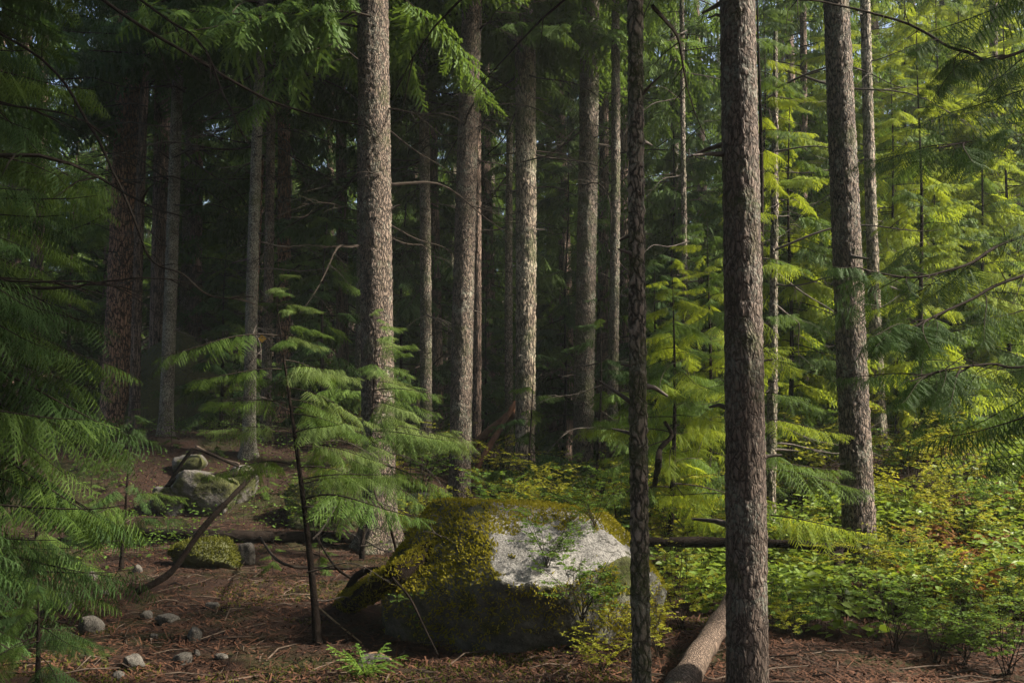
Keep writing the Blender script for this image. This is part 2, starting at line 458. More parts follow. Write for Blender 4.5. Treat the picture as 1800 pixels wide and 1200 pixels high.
def crown_arr(seed, z0, z1, n, r0, r1, det='lo', droop=(0, 25), shape=0.8, dead=0, dz0=1.0):
    """a whole crown as one mesh: n boughs round a stem from z0 to z1 (stem at the origin)"""
    g = nrng(seed); mb = MB()
    for i in range(n):
        t = (i + g.random()) / n
        z = z0 + (z1 - z0) * t ** 0.9
        l = (r0 + (r1 - r0) * t ** shape) * g.uniform(0.6, 1.2)
        mb.put(BOUGH[det][g.integers(6)], M4((0, 0, z), g.uniform(0, 6.283), R(g.uniform(*droop) - 10 * t), R(g.uniform(-20, 20)), l / 1.3))
    for i in range(dead):
        V, F, M = DEAD[g.integers(6)]
        mb.put((V, F, M + 1), M4((0, 0, dz0 + (max(z0 * 1.2, z0 + 1) - dz0) * g.random()), g.uniform(0, 6.283), R(g.uniform(-10, 15)), 0, g.uniform(1.2, 2.4)))
    return mb.arr()

# ------------------------------------------------------------------ trunks
def trunk_arr(H, rad, lean=(0, 0), seed=0, fine=8.0, seg=40, dz=0.035, cell=(24, 9), relief=0.012, flare=0.55, top=0.25, bend=0.0, z0=-0.35):
    """trunk from below ground to H; rad at breast height"""
    hs = np.concatenate([np.arange(z0, fine, dz), np.arange(fine, H + .01, 0.6)])
    th = np.arange(seg) * 2 * np.pi / seg
    Hh, T = np.meshgrid(hs, th, indexing='ij')
    h = Hh.ravel(); t = T.ravel()
    hp = np.maximum(h, 0)
    r = rad * (1 - (1 - top) * np.clip(hp / H, 0, 1) ** 1.1)
    lob = fbm(np.stack([np.cos(t) * 1.6, np.sin(t) * 1.6, h * 0.3 + seed], 1), seed, 2)
    r = r * (1 + flare * np.exp(-hp / 0.24) * (1 + 0.9 * lob) + 0.035 * lob)
    P = np.stack([np.cos(t) * r, np.sin(t) * r, h], 1)
    Q = P * [cell[0], cell[0], cell[1]] + 0.9 * np.stack([vnoise(P * 9, seed + k) for k in range(3)], 1) + seed * 3.1
    e, cv = voro(Q, seed)
    rel = relief * (np.clip(e * 2.2, 0, 1) - 0.55 + 0.5 * (cv - .5)) + relief * 0.5 * vnoise(P * 60, seed + 5)
    rr = r + rel * np.where(h > fine, 0, 1)
    sx = bend * np.sin(hp / 3.1 + seed) + lean[0] * h
    sy = bend * np.cos(hp / 3.7 + seed * 2) - bend * math.cos(seed * 2) + lean[1] * h
    sx = sx - bend * math.sin(seed)
    V = np.stack([np.cos(t) * rr + sx, np.sin(t) * rr + sy, h], 1)
    n = len(hs)
    i, j = np.meshgrid(np.arange(n - 1), np.arange(seg), indexing='ij')
    a = i * seg + j; b = i * seg + (j + 1) % seg
    F = np.stack([a, b, b + seg, a + seg], -1).reshape(-1, 4)
    return V, F, np.zeros(len(F), int)

STUB = []
for i in range(4):
    g_ = nrng(330 + i); mb_ = MB(); l_ = g_.uniform(.08, .28)
    tube(mb_, [(-.03, 0, 0), (l_ * .4, .01, .01), (l_, g_.uniform(-.03, .03), g_.uniform(-.04, .03))], [.022, .014, .007], 6)
    STUB.append(mesh('branch_stub', mb_.arr(), [MAT['dead_twig']], True))
CROWN = {}
def crown_mesh(key):
    if key not in CROWN:
        kind, v, leaf = key
        if kind == 'high':     # clean stem, crown above the frame
            A = crown_arr(500 + v, 0.0, 13.0, 110, 3.0, 0.5, 'mid', dead=10, dz0=-3.0)
        elif kind == 'thin':
            A = crown_arr(520 + v, 0.0, 12.0, 60, 2.4, 0.5, 'mid')
        elif kind == 'deep':   # forest trees behind, foliage far down
            A = crown_arr(540 + v, 4.0, 20.0, 105, 3.0, 0.5, 'lo', dead=34, dz0=0.8)
        elif kind == 'low':
            A = crown_arr(560 + v, 0.8, 9.0, 80, 2.3, 0.25, 'mid', dead=12, dz0=0.4)
        CROWN[key] = mesh('crown', A, [MAT[leaf], MAT['twig']])
    return CROWN[key]

def tree(label, px, base_y=None, Y=None, top_px=None, w=40, bark='bark', H=22, crown=None, crown_z=9.0, cs=1.0, name='conifer_tree', cat='tree', seg=40, fine=None,
         cell=(28, 9), relief=0.014, dead=0, dead_z=(1.5, 7), flare=0.55, bend=0.035, group=None, seed=None, dz=0.035, top=0.35, wtop=None, stubs=9):
    p = ground_at(px, base_y) if Y is None else ground_px(px, Y)
    dep = p.y * CP + (p.z - EYE) * SP
    rad = w / FPX * dep / 2
    lean = (0, 0)
    if top_px is not None:
        q = at(top_px, 0, p.y)
        lean = ((q.x - p.x) / (q.z - p.z), 0)
    seed = seed if seed is not None else int(px)
    ztop = (EYE + p.y * math.tan(R(PITCH + 19.5))) - p.z
    fine = fine if fine is not None else ztop + 0.3
    if wtop is not None: top = max(0.12, 1 - (1 - wtop / w) * H / max(ztop, 1))
    root = thing(name, label, cat, p, group=group)
    A = trunk_arr(H, rad, lean, seed, min(fine, H - 1), seg, dz, cell, relief, flare, top, bend)
    link('trunk', mesh('trunk', A, [MAT[bark]], True), root)
    g = nrng(seed + 7)
    if crown:
        link('crown', crown_mesh(crown), root, (lean[0] * crown_z, 0, crown_z if crown[0] in ('high', 'thin') else 0), (0, 0, g.uniform(0, 6.28)), cs)
    for i in range(stubs):
        z = g.uniform(0.8, min(ztop, 8)); a = g.uniform(0, 6.283); rz = rad * (1 - (1 - top) * (z / H) ** 1.1)
        link('branch_stub', STUB[g.integers(4)], root, (lean[0] * z + math.cos(a) * rz * .9, math.sin(a) * rz * .9, z), (g.uniform(-.5, .5), R(g.uniform(-35, 25)), a), g.uniform(0.5, 1.2))
    for i in range(dead):
        z = g.uniform(*dead_z); a = g.uniform(0, 6.283)
        link('branch', DMESH[g.integers(6)], root, (lean[0] * z + math.cos(a) * rad * .6, math.sin(a) * rad * .6, z), (g.uniform(-.4, .4), R(g.uniform(-15, 20)), a), g.uniform(0.5, 1.9))
    return root

def add_boughs(root, zs, az, length, det, leaf, seed, stem=lambda z: (0, 0), tilt=(-5, 20), name='bough'):
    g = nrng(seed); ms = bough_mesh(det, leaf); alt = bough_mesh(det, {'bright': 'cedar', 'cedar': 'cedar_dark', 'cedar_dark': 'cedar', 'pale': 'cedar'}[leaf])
    for z in zs:
        a = R(g.uniform(*az)) if isinstance(az, tuple) else R(az(g))
        l = (length(z) if callable(length) else length) * g.uniform(0.75, 1.2)
        x, y = stem(z)
        r_ = g.random(); link(name, (alt if r_ < 0.38 else ms)[g.integers(6)], root, (x, y, z), (R(g.uniform(-18, 18)), R(g.uniform(*tilt)), a), l / 1.3)

# ------------------------------------------------------------------ ground
def build_ground():
    def axis(lo, a, b, hi, d, n):
        t = np.linspace(0, 1, n + 1)[1:] ** 2.2
        return np.concatenate([(a + (lo - a) * t)[::-1], np.arange(a, b, d), b + (hi - b) * t])
    xs = axis(-140, -6.5, 7.5, 140, 0.05, 70); ys = axis(-60, 4.5, 16, 180, 0.05, 90)
    X, Y = np.meshgrid(xs, ys, indexing='ij')
    x, y = X.ravel(), Y.ravel()
    P = np.stack([x, y, x * 0], 1)
    z = tz_np(x, y) + (0.022 * vnoise(P * 3.3, 10) + 0.020 * vnoise(P * 7, 11) + 0.014 * vnoise(P * 16, 12)) * sstep(40, 10, np.hypot(x, y))
    n, m = len(xs), len(ys)
    i, j = np.meshgrid(np.arange(n - 1), np.arange(m - 1), indexing='ij')
    a = i * m + j
    F = np.stack([a, a + m, a + m + 1, a + 1], -1).reshape(-1, 4)
    k = NT('forest_floor')
    ob = k.n('TexCoord').outputs['Object']
    c = k.mix(k.ramp(k.noise(ob, 22, 6, 0.75), 0.3, 0.7), (0.009, 0.006, 0.005), (0.060, 0.031, 0.020))
    c = k.mix(k.math('MULTIPLY', k.ramp(k.noise(ob, 1.1, 4, 0.6), 0.45, 0.65), 0.6), c, (0.035, 0.021, 0.014))
    c = k.mix(k.math('MULTIPLY', k.ramp(k.noise(ob, 0.8, 5, 0.7), 0.50, 0.62), 0.8), c, (0.030, 0.034, 0.010))
    h = k.math('ADD', k.noise(ob, 14, 6, 0.75), k.math('MULTIPLY', k.noise(ob, 60, 4, 0.7), 0.5))
    b = k.n('Bump', Strength=1.0, Distance=0.035, Height=h)
    p = k.n('BsdfPrincipled', **{'Base Color': c, 'Roughness': 0.95, 'Specular IOR Level': 0.15, 'Normal': b.outputs[0]})
    o = link('ground', mesh('ground', (np.stack([x, y, z], 1), F, np.zeros(len(F), int)), [k.out(p.outputs[0])], True))
    o['kind'] = 'structure'
build_ground()
def tz2(x, y): return tz_np(x, y)

# ------------------------------------------------------------------ the tall trees one sees, left to right
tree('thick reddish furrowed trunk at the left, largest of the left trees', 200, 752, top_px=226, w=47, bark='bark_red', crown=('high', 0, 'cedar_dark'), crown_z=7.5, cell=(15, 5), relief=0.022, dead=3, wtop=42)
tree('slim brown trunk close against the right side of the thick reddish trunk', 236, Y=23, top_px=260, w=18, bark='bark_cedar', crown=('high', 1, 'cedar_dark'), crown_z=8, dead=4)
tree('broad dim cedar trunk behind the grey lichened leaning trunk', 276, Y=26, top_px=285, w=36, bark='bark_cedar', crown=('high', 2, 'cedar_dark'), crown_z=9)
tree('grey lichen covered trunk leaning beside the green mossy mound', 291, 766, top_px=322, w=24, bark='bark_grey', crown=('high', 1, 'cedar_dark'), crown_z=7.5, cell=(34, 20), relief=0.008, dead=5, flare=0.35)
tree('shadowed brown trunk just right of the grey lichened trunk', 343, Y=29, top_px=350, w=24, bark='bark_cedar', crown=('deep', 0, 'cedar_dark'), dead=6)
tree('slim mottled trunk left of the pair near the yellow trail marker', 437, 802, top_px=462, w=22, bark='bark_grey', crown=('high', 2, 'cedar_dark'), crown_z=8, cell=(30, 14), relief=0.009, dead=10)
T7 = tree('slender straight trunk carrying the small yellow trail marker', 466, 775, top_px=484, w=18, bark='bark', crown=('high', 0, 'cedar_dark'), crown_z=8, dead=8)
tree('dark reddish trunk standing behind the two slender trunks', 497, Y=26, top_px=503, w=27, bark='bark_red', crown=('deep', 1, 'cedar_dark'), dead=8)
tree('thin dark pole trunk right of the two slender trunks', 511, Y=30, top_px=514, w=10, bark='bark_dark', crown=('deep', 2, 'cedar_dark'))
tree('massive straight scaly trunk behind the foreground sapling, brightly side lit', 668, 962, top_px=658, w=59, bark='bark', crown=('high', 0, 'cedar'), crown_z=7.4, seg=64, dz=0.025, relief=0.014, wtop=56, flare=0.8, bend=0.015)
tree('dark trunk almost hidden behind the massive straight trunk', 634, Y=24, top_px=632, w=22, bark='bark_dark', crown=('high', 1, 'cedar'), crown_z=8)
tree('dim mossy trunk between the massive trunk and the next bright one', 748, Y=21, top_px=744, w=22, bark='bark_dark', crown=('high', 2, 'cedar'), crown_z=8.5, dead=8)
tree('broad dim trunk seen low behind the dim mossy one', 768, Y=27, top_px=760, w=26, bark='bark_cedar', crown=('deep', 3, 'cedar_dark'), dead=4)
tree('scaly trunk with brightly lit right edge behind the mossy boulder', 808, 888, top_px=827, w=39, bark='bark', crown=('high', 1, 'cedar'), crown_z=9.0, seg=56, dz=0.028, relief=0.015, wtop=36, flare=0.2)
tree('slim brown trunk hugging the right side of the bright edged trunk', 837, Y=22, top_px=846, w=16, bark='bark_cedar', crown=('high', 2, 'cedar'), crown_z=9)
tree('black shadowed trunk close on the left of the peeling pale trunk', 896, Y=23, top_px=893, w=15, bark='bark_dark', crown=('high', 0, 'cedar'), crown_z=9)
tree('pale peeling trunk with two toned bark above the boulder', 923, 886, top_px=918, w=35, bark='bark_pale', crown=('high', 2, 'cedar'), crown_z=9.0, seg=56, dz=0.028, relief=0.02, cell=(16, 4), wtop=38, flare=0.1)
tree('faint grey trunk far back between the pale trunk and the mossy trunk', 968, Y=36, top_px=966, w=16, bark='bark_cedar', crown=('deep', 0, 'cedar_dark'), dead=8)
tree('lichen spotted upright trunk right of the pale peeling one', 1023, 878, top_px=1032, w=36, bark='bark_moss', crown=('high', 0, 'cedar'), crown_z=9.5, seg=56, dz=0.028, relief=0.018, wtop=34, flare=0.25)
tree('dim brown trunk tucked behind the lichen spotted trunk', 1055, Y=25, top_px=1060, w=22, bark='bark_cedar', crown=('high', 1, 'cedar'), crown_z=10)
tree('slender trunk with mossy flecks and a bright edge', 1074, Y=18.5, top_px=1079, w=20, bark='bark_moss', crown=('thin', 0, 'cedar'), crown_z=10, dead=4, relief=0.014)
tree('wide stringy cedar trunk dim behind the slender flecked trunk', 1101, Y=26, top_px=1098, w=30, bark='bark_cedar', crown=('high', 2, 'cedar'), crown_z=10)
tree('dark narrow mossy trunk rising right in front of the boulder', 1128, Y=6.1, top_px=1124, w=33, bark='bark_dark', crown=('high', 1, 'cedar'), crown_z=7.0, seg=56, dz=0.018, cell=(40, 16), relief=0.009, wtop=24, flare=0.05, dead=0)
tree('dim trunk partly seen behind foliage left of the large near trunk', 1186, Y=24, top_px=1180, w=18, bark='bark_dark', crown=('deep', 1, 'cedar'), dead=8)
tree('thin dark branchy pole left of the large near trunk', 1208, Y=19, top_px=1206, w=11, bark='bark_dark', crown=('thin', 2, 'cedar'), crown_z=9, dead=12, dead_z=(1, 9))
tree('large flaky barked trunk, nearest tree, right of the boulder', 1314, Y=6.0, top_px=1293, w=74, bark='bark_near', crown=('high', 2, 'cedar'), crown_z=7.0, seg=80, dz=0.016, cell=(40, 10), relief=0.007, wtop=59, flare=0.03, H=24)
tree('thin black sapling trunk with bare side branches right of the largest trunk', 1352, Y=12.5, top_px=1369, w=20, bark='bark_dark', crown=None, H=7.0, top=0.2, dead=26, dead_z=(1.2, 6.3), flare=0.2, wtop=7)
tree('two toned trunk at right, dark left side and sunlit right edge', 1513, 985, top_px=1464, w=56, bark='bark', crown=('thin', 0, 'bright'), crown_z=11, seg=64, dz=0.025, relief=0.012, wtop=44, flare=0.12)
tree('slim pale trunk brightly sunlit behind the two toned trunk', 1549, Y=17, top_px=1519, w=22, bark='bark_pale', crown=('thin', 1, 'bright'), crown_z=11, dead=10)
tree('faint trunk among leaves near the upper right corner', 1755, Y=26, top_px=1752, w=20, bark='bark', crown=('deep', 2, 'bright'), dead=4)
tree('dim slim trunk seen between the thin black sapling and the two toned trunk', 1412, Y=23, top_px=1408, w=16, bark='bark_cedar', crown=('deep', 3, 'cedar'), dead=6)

# ------------------------------------------------------------------ forest behind
g = nrng(77)
DEEPT = [mesh('trunk', trunk_arr(22, 0.16 + 0.05 * i, (0.01 * (i - 1), 0), 900 + i, 12, 14, 0.25, (8, 2), 0.01, 0.4, 0.2, 0.05), [MAT['bark_dark' if i % 2 else 'bark_cedar']], True) for i in range(3)]
def deep_tree(x, y, leaf, label, group, sc=1.0):
    root = thing('conifer_tree', label, 'tree', (x, y, tz(x, y)), (0, 0, g.uniform(0, 6.28)), group, sc)
    link('trunk', DEEPT[g.integers(3)], root)
    link('crown', crown_mesh(('deep', int(g.integers(4)), leaf)), root)
spots = []
for row, (y0, y1, n) in enumerate(((27, 33, 16), (33, 41, 20), (41, 50, 22), (50, 62, 26), (62, 76, 30), (76, 92, 34))):
    for i in range(n):
        y = g.uniform(y0, y1); hw = y * 0.62 + 3
        x = -hw + 2 * hw * (i + g.uniform(0.1, 0.9)) / n
        if x > 0.28 * y and y < 46 and g.random() < 0.65: continue
        if all((x - a) ** 2 + (y - b) ** 2 > 4 for a, b in spots):
            spots.append((x, y))
            rt = x > 0.12 * y
            deep_tree(x, y, 'cedar',
                      'leafy conifer in the hazy green wood behind the right hand trees' if rt else 'shadowy conifer in the dark wood behind the tall trunks',
                      'conifers of the wood behind, right' if rt else 'conifers of the wood behind', g.uniform(0.85, 1.25))

for i in range(34):                                     # low leafy conifers far back
    y = g.uniform(30, 62); hw = y * 0.58; x = -hw + 2 * hw * (i + g.random()) / 34
    rt = x > 0.12 * y
    root = thing('understory_conifer', 'low branchy conifer deep in the wood at right' if rt else 'low branchy conifer deep in the dark wood', 'tree', (x, y, tz(x, y)), (0, 0, g.uniform(0, 6.28)),
                 'low conifers of the wood, right' if rt else 'low conifers of the wood', g.uniform(0.9, 1.4))
    link('trunk', DEEPT[0], root, sc=(0.45, 0.45, 0.42))
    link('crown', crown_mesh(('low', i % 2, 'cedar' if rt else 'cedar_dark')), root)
for i, (x, y) in enumerate([(-3, -3), (2, -4), (-7, -2), (-11, 0), (6, -5), (-1, -8), (-6, -8), (4, -10), (9, -9), (-11, -7), (13, -7), (0, -14), (8, -15), (-8, -14), (-15, -6),
                            (-8.5, 4.5), (-13, 12), (-15, 17), (-13, 5), (-17, 10), (-16, 22)]):
    deep_tree(x, y, 'cedar_dark', 'tall dense conifer added unseen round the viewpoint to block sky light', 'unseen conifers added round the viewpoint', g.uniform(1.0, 1.25))  # out-of-view trees added to hold back sky light

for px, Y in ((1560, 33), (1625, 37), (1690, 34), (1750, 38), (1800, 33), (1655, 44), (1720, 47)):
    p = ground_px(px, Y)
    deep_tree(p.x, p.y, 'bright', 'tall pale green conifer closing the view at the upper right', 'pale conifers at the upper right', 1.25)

# ------------------------------------------------------------------ young cedars and saplings
def sapling(label, p, H, r, n, length, det, leaf, seed, lean=(0, 0), z0=0.4, az=(0, 360), bark='dark_wood', tilt=(-5, 25), name='cedar_sapling', dead=0, group=None):
    root = thing(name, label, 'sapling', p, group=group)
    g = nrng(seed)
    ph = g.uniform(0, 6)
    stem = lambda z: (lean[0] * z + 0.03 * math.sin(z * 1.3 + ph), lean[1] * z + 0.03 * math.cos(z * 1.1 + ph))
    mb = MB(); hs = np.linspace(-0.15, H, 16)
    tube(mb, [(*stem(h), h) for h in hs], r * (1.05 - np.clip(hs / H, 0, 1)) * (1 + 0.5 * np.exp(-np.maximum(hs, 0) / .12)), 10)
    link('trunk', mesh('trunk', mb.arr(), [MAT[bark]], True), root)
    zs = z0 + (H - z0) * ((np.arange(n) + g.random(n)) / n) ** 0.95
    add_boughs(root, zs, az, lambda z: length * (1.08 - 0.85 * max(0, (z - z0) / (H - z0))), det, leaf, seed + 1, stem, tilt)
    for i in range(dead):
        z = g.uniform(0.2, H * 0.7); x, y = stem(z)
        link('branch', DMESH[g.integers(6)], root, (x, y, z), (0, R(g.uniform(-15, 25)), g.uniform(0, 6.28)), g.uniform(.35, .8) * length)
    return root

p = ground_at(553, 1135)
q = at(488, 478, p.y + 0.25)
S1 = sapling('foreground cedar sapling with thin black leaning stem and pale feathery fronds', p, q.z - p.z, 0.028, 22, 0.95, 'hi', 'pale', 11,
             lean=((q.x - p.x) / (q.z - p.z), (q.y - p.y) / (q.z - p.z)), z0=1.0, az=(-80, 70), tilt=(-8, 14), dead=10)
add_boughs(S1, [1.3, 1.55, 1.75, 2.0, 2.25], (120, 220), 0.75, 'hi', 'pale', 12, lambda z: ((q.x - p.x) / (q.z - p.z) * z, 0), (-5, 15))
p = ground_at(640, 985)
sapling('second thin cedar sapling standing against the massive straight trunk', p, 3.2, 0.028, 34, 1.25, 'hi', 'pale', 21, lean=(0.03, 0), z0=1.1, az=(-100, 60), tilt=(-5, 18), dead=12)

# near dark cedar off the left edge, its boughs hanging into view
root = thing('cedar_tree', 'dark drooping cedar filling the left edge of the view', 'tree', (-4.75, 7.4, tz(-4.75, 7.4)))
link('trunk', mesh('trunk', trunk_arr(16, 0.17, (0.01, 0), 71, 9, 32, 0.06, (15, 3), 0.012, 0.5), [MAT['bark_cedar']], True), root)
gg = nrng(5)
add_boughs(root, list(gg.uniform(0.55, 6.2, 100)), (-75, 45), lambda z: 1.75 - 0.02 * z - 0.25 * min(1, max(0, (z - 2.2) / 0.8)), 'hi', 'cedar_dark', 31, tilt=(0, 26))
link('crown', crown_mesh(('high', 0, 'cedar_dark')), root, (0.1, 0, 5.6))
def bare(root, path, r, name='branch', m='twig', twigs=True):
    mb = MB(); P = np.array([tuple(at(*a)) for a in path])
    t = np.linspace(0, len(P) - 1, len(P) * 5); i = np.clip(t.astype(int), 0, len(P) - 2); f = (t - i)[:, None]
    Pm = np.concatenate([[2 * P[0] - P[1]], P, [2 * P[-1] - P[-2]]])
    a, b, c, d = Pm[i], Pm[i + 1], Pm[i + 2], Pm[i + 3]
    C = 0.5 * (2 * b + (c - a) * f + (2 * a - 5 * b + 4 * c - d) * f ** 2 + (3 * b - a - 3 * c + d) * f ** 3)
    C = C + 0.006 * np.stack([vnoise(C * 7, s) for s in (1, 2, 3)], 1)
    tube(mb, C - np.array(root.location), np.linspace(r, r * 0.35, len(C)), 6)
    if m == 'dead_twig' or twigs:
        gt = nrng(len(C) + int(abs(C[0][0]) * 50))
        for q in range(16):
            i_ = gt.integers(4, len(C) - 2); c_ = C[i_] - np.array(root.location); l_ = gt.uniform(.08, .4)
            d_ = (C[i_ + 1] - C[i_]); d_ = d_ / (np.linalg.norm(d_) + 1e-9) + gt.normal(size=3) * .8 - [0, 0, .25]; d_ /= np.linalg.norm(d_)
            tube(mb, [c_, c_ + d_ * l_ * .5 + gt.normal(size=3) * .015, c_ + d_ * l_ - [0, 0, l_ * .2]], [r * .3, r * .2, r * .08], 4)
    return link(name, mesh(name, mb.arr(), [MAT[m]], True), root)
bare(root, [(-200, -30, 7.4), (60, 95, 7.3), (160, 225, 7.1), (230, 370, 7.0), (265, 455, 7.0), (320, 482, 6.9), (370, 520, 6.9), (445, 522, 6.8)], 0.012)
bare(root, [(-180, -260, 7.4), (165, -10, 7.6), (330, 95, 7.8), (460, 170, 8.0), (560, 205, 8.2), (640, 222, 8.3)], 0.017)
bare(root, [(-150, -320, 7.4), (240, -5, 7.2), (350, 75, 7.3), (395, 170, 7.3), (435, 250, 7.3)], 0.012)

# small cedars at the lower left
for (px, py, H, ln, lab) in ((60, 1010, 1.5, 0.8, 'low dark cedar seedling spreading over the ground at the left edge'), (215, 1000, 1.7, 0.95, 'dark little cedar with flat fronds left of the fallen branch'),
                             (60, 1240, 0.75, 0.6, 'tiny cedar seedling in the bottom left corner')):
    p = ground_at(px, py)
    sapling(lab, p, H, 0.02, 20, ln, 'hi', 'cedar_dark' if py < 1200 else 'cedar', int(px), z0=0.15, tilt=(0, 25))

# middle distance young cedars
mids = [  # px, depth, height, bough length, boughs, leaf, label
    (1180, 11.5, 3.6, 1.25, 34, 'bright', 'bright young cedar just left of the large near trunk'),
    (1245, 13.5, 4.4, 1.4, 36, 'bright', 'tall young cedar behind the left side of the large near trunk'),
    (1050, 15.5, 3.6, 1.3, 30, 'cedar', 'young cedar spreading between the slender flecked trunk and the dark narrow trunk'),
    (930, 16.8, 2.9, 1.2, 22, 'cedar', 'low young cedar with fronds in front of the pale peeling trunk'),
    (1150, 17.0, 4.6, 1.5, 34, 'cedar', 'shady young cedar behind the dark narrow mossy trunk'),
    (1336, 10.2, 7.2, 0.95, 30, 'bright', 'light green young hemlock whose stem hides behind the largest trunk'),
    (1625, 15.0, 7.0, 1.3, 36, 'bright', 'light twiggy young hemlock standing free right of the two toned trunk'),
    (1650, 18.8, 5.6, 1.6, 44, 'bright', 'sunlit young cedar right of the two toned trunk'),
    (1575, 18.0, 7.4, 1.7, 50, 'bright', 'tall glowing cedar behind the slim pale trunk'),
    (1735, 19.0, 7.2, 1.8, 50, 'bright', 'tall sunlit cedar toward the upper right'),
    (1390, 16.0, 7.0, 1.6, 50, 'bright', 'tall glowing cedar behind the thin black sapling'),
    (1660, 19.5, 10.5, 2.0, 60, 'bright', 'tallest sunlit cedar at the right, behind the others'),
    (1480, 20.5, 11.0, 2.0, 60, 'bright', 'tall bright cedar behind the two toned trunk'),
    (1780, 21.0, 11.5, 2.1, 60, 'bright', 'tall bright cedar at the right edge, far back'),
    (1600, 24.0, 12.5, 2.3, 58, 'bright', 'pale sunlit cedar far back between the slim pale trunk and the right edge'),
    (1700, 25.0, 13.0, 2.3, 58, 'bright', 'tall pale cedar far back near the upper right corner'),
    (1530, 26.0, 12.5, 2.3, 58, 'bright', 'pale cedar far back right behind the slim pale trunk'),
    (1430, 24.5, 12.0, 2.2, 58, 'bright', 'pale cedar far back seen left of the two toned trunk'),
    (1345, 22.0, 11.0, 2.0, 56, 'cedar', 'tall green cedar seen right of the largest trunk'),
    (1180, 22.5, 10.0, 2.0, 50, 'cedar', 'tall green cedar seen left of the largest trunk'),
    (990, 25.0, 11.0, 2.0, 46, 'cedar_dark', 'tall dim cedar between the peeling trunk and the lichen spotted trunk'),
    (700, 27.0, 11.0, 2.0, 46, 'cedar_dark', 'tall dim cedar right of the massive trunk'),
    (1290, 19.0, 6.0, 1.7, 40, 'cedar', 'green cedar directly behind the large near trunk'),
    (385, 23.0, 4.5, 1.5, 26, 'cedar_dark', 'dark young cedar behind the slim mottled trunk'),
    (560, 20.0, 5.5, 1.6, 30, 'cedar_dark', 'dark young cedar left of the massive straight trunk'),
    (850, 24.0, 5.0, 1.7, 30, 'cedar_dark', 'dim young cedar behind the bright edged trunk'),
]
for (px, Y, H, ln, n, leaf, lab) in mids:
    n = min(100, int(n * 1.7)) if not (900 < px < 1100 and Y < 17) else n // 2
    sapling(lab, ground_px(px, Y), H, min(0.045, 0.014 + 0.006 * H), n, ln, 'hi' if Y < 14 else 'mid', leaf, int(px * 3 + Y), z0=0.35 if H < 5 else 0.7, tilt=(-5, 25), name='young_cedar', dead=4, lean=(0.02, 0))

g = nrng(44)
SEED = [mesh('foliage', crown_arr(700 + i, 0.05, 0.55, 9, 0.34, 0.1, 'mid'), [MAT['cedar'], MAT['twig']]) for i in range(3)]
mb = MB(); tube(mb, [(0, 0, -.05), (0.01, 0, .3), (0, 0, .6)], [.006, .005, .002], 5); SEEDT = mesh('stem', mb.arr(), [MAT['twig']])
for px, py in ((300, 790), (380, 800), (520, 830), (560, 860), (600, 880), (470, 870), (720, 860), (760, 850), (850, 850), (880, 860), (960, 860), (160, 900), (210, 860), (120, 950), (250, 790), (480, 1010),
               (560, 1010), (450, 800), (540, 790), (700, 810), (990, 850), (1060, 870), (170, 820), (100, 870)):
    p = ground_at(px, py)
    root = thing('cedar_seedling', 'knee high cedar seedling sprouting from the litter between the trunks', 'seedling', p, (0, 0, g.uniform(0, 6.28)), 'seedlings on the forest floor', g.uniform(.7, 1.5))
    link('stem', SEEDT, root); link('foliage', SEED[g.integers(3)], root)

# hemlock off the right edge, dark boughs hanging into view and shading the near trunks
root = thing('hemlock_tree', 'dark hemlock at the right edge with long bare branches reaching in', 'tree', (5.3, 7.6, tz(5.3, 7.6)))
link('trunk', mesh('trunk', trunk_arr(18, 0.16, (0, 0), 83, 9, 32, 0.06, (18, 6), 0.012, 0.5), [MAT['bark_dark']], True), root)
add_boughs(root, list(gg.uniform(1.5, 3.2, 12)) + list(gg.uniform(3.8, 6.6, 16)), (140, 215), lambda z: 1.75, 'hi', 'cedar_dark', 41, tilt=(0, 22))
bare(root, [(2130, 330, 7.6), (1800, 415, 7.4), (1700, 465, 7.2), (1600, 488, 7.1), (1500, 470, 7.0)], 0.016)
bare(root, [(2130, 400, 7.6), (1800, 485, 7.3), (1700, 530, 7.2), (1600, 575, 7.0), (1540, 588, 6.9)], 0.016)
bare(root, [(2130, -100, 7.6), (1800, 90, 7.4), (1690, 90, 7.3), (1590, 40, 7.2), (1450, 5, 7.1), (1380, 0, 7.0)], 0.015)
link('crown', crown_mesh(('thin', 2, 'cedar_dark')), root, (0, 0, 8.6))
HB = bough_mesh('hi', 'cedar_dark'); g = nrng(64)
for pa in ([(1800, 415, 7.4), (1700, 465, 7.2), (1600, 488, 7.1), (1530, 478, 7.0)], [(1800, 485, 7.3), (1700, 530, 7.2), (1600, 575, 7.0), (1540, 588, 6.9)], [(1820, 92, 7.4), (1760, 95, 7.35), (1690, 90, 7.3), (1610, 50, 7.15)],
           [(1830, 640, 7.2), (1740, 640, 7.1), (1660, 650, 7.0), (1600, 670, 6.9)], [(1830, 230, 7.4), (1780, 240, 7.3), (1700, 250, 7.2), (1650, 260, 7.1)]):
    for q_ in range(9):
        u = g.random() * 2.99; i_ = int(u); a_, b_ = at(*pa[i_]), at(*pa[i_ + 1])
        c_ = a_.lerp(b_, u - i_) - root.location
        link('bough', HB[g.integers(6)], root, c_, (R(g.uniform(-25, 25)), R(g.uniform(0, 35)), R(180 + g.choice([-1, 1]) * g.uniform(15, 75))), g.uniform(.25, .62))
bare(root, [(2130, 560, 7.6), (1830, 640, 7.2), (1740, 640, 7.1), (1660, 650, 7.0), (1600, 670, 6.9)], 0.013)
bare(root, [(2130, 160, 7.6), (1830, 230, 7.4), (1780, 240, 7.3), (1700, 250, 7.2), (1650, 260, 7.1)], 0.012)

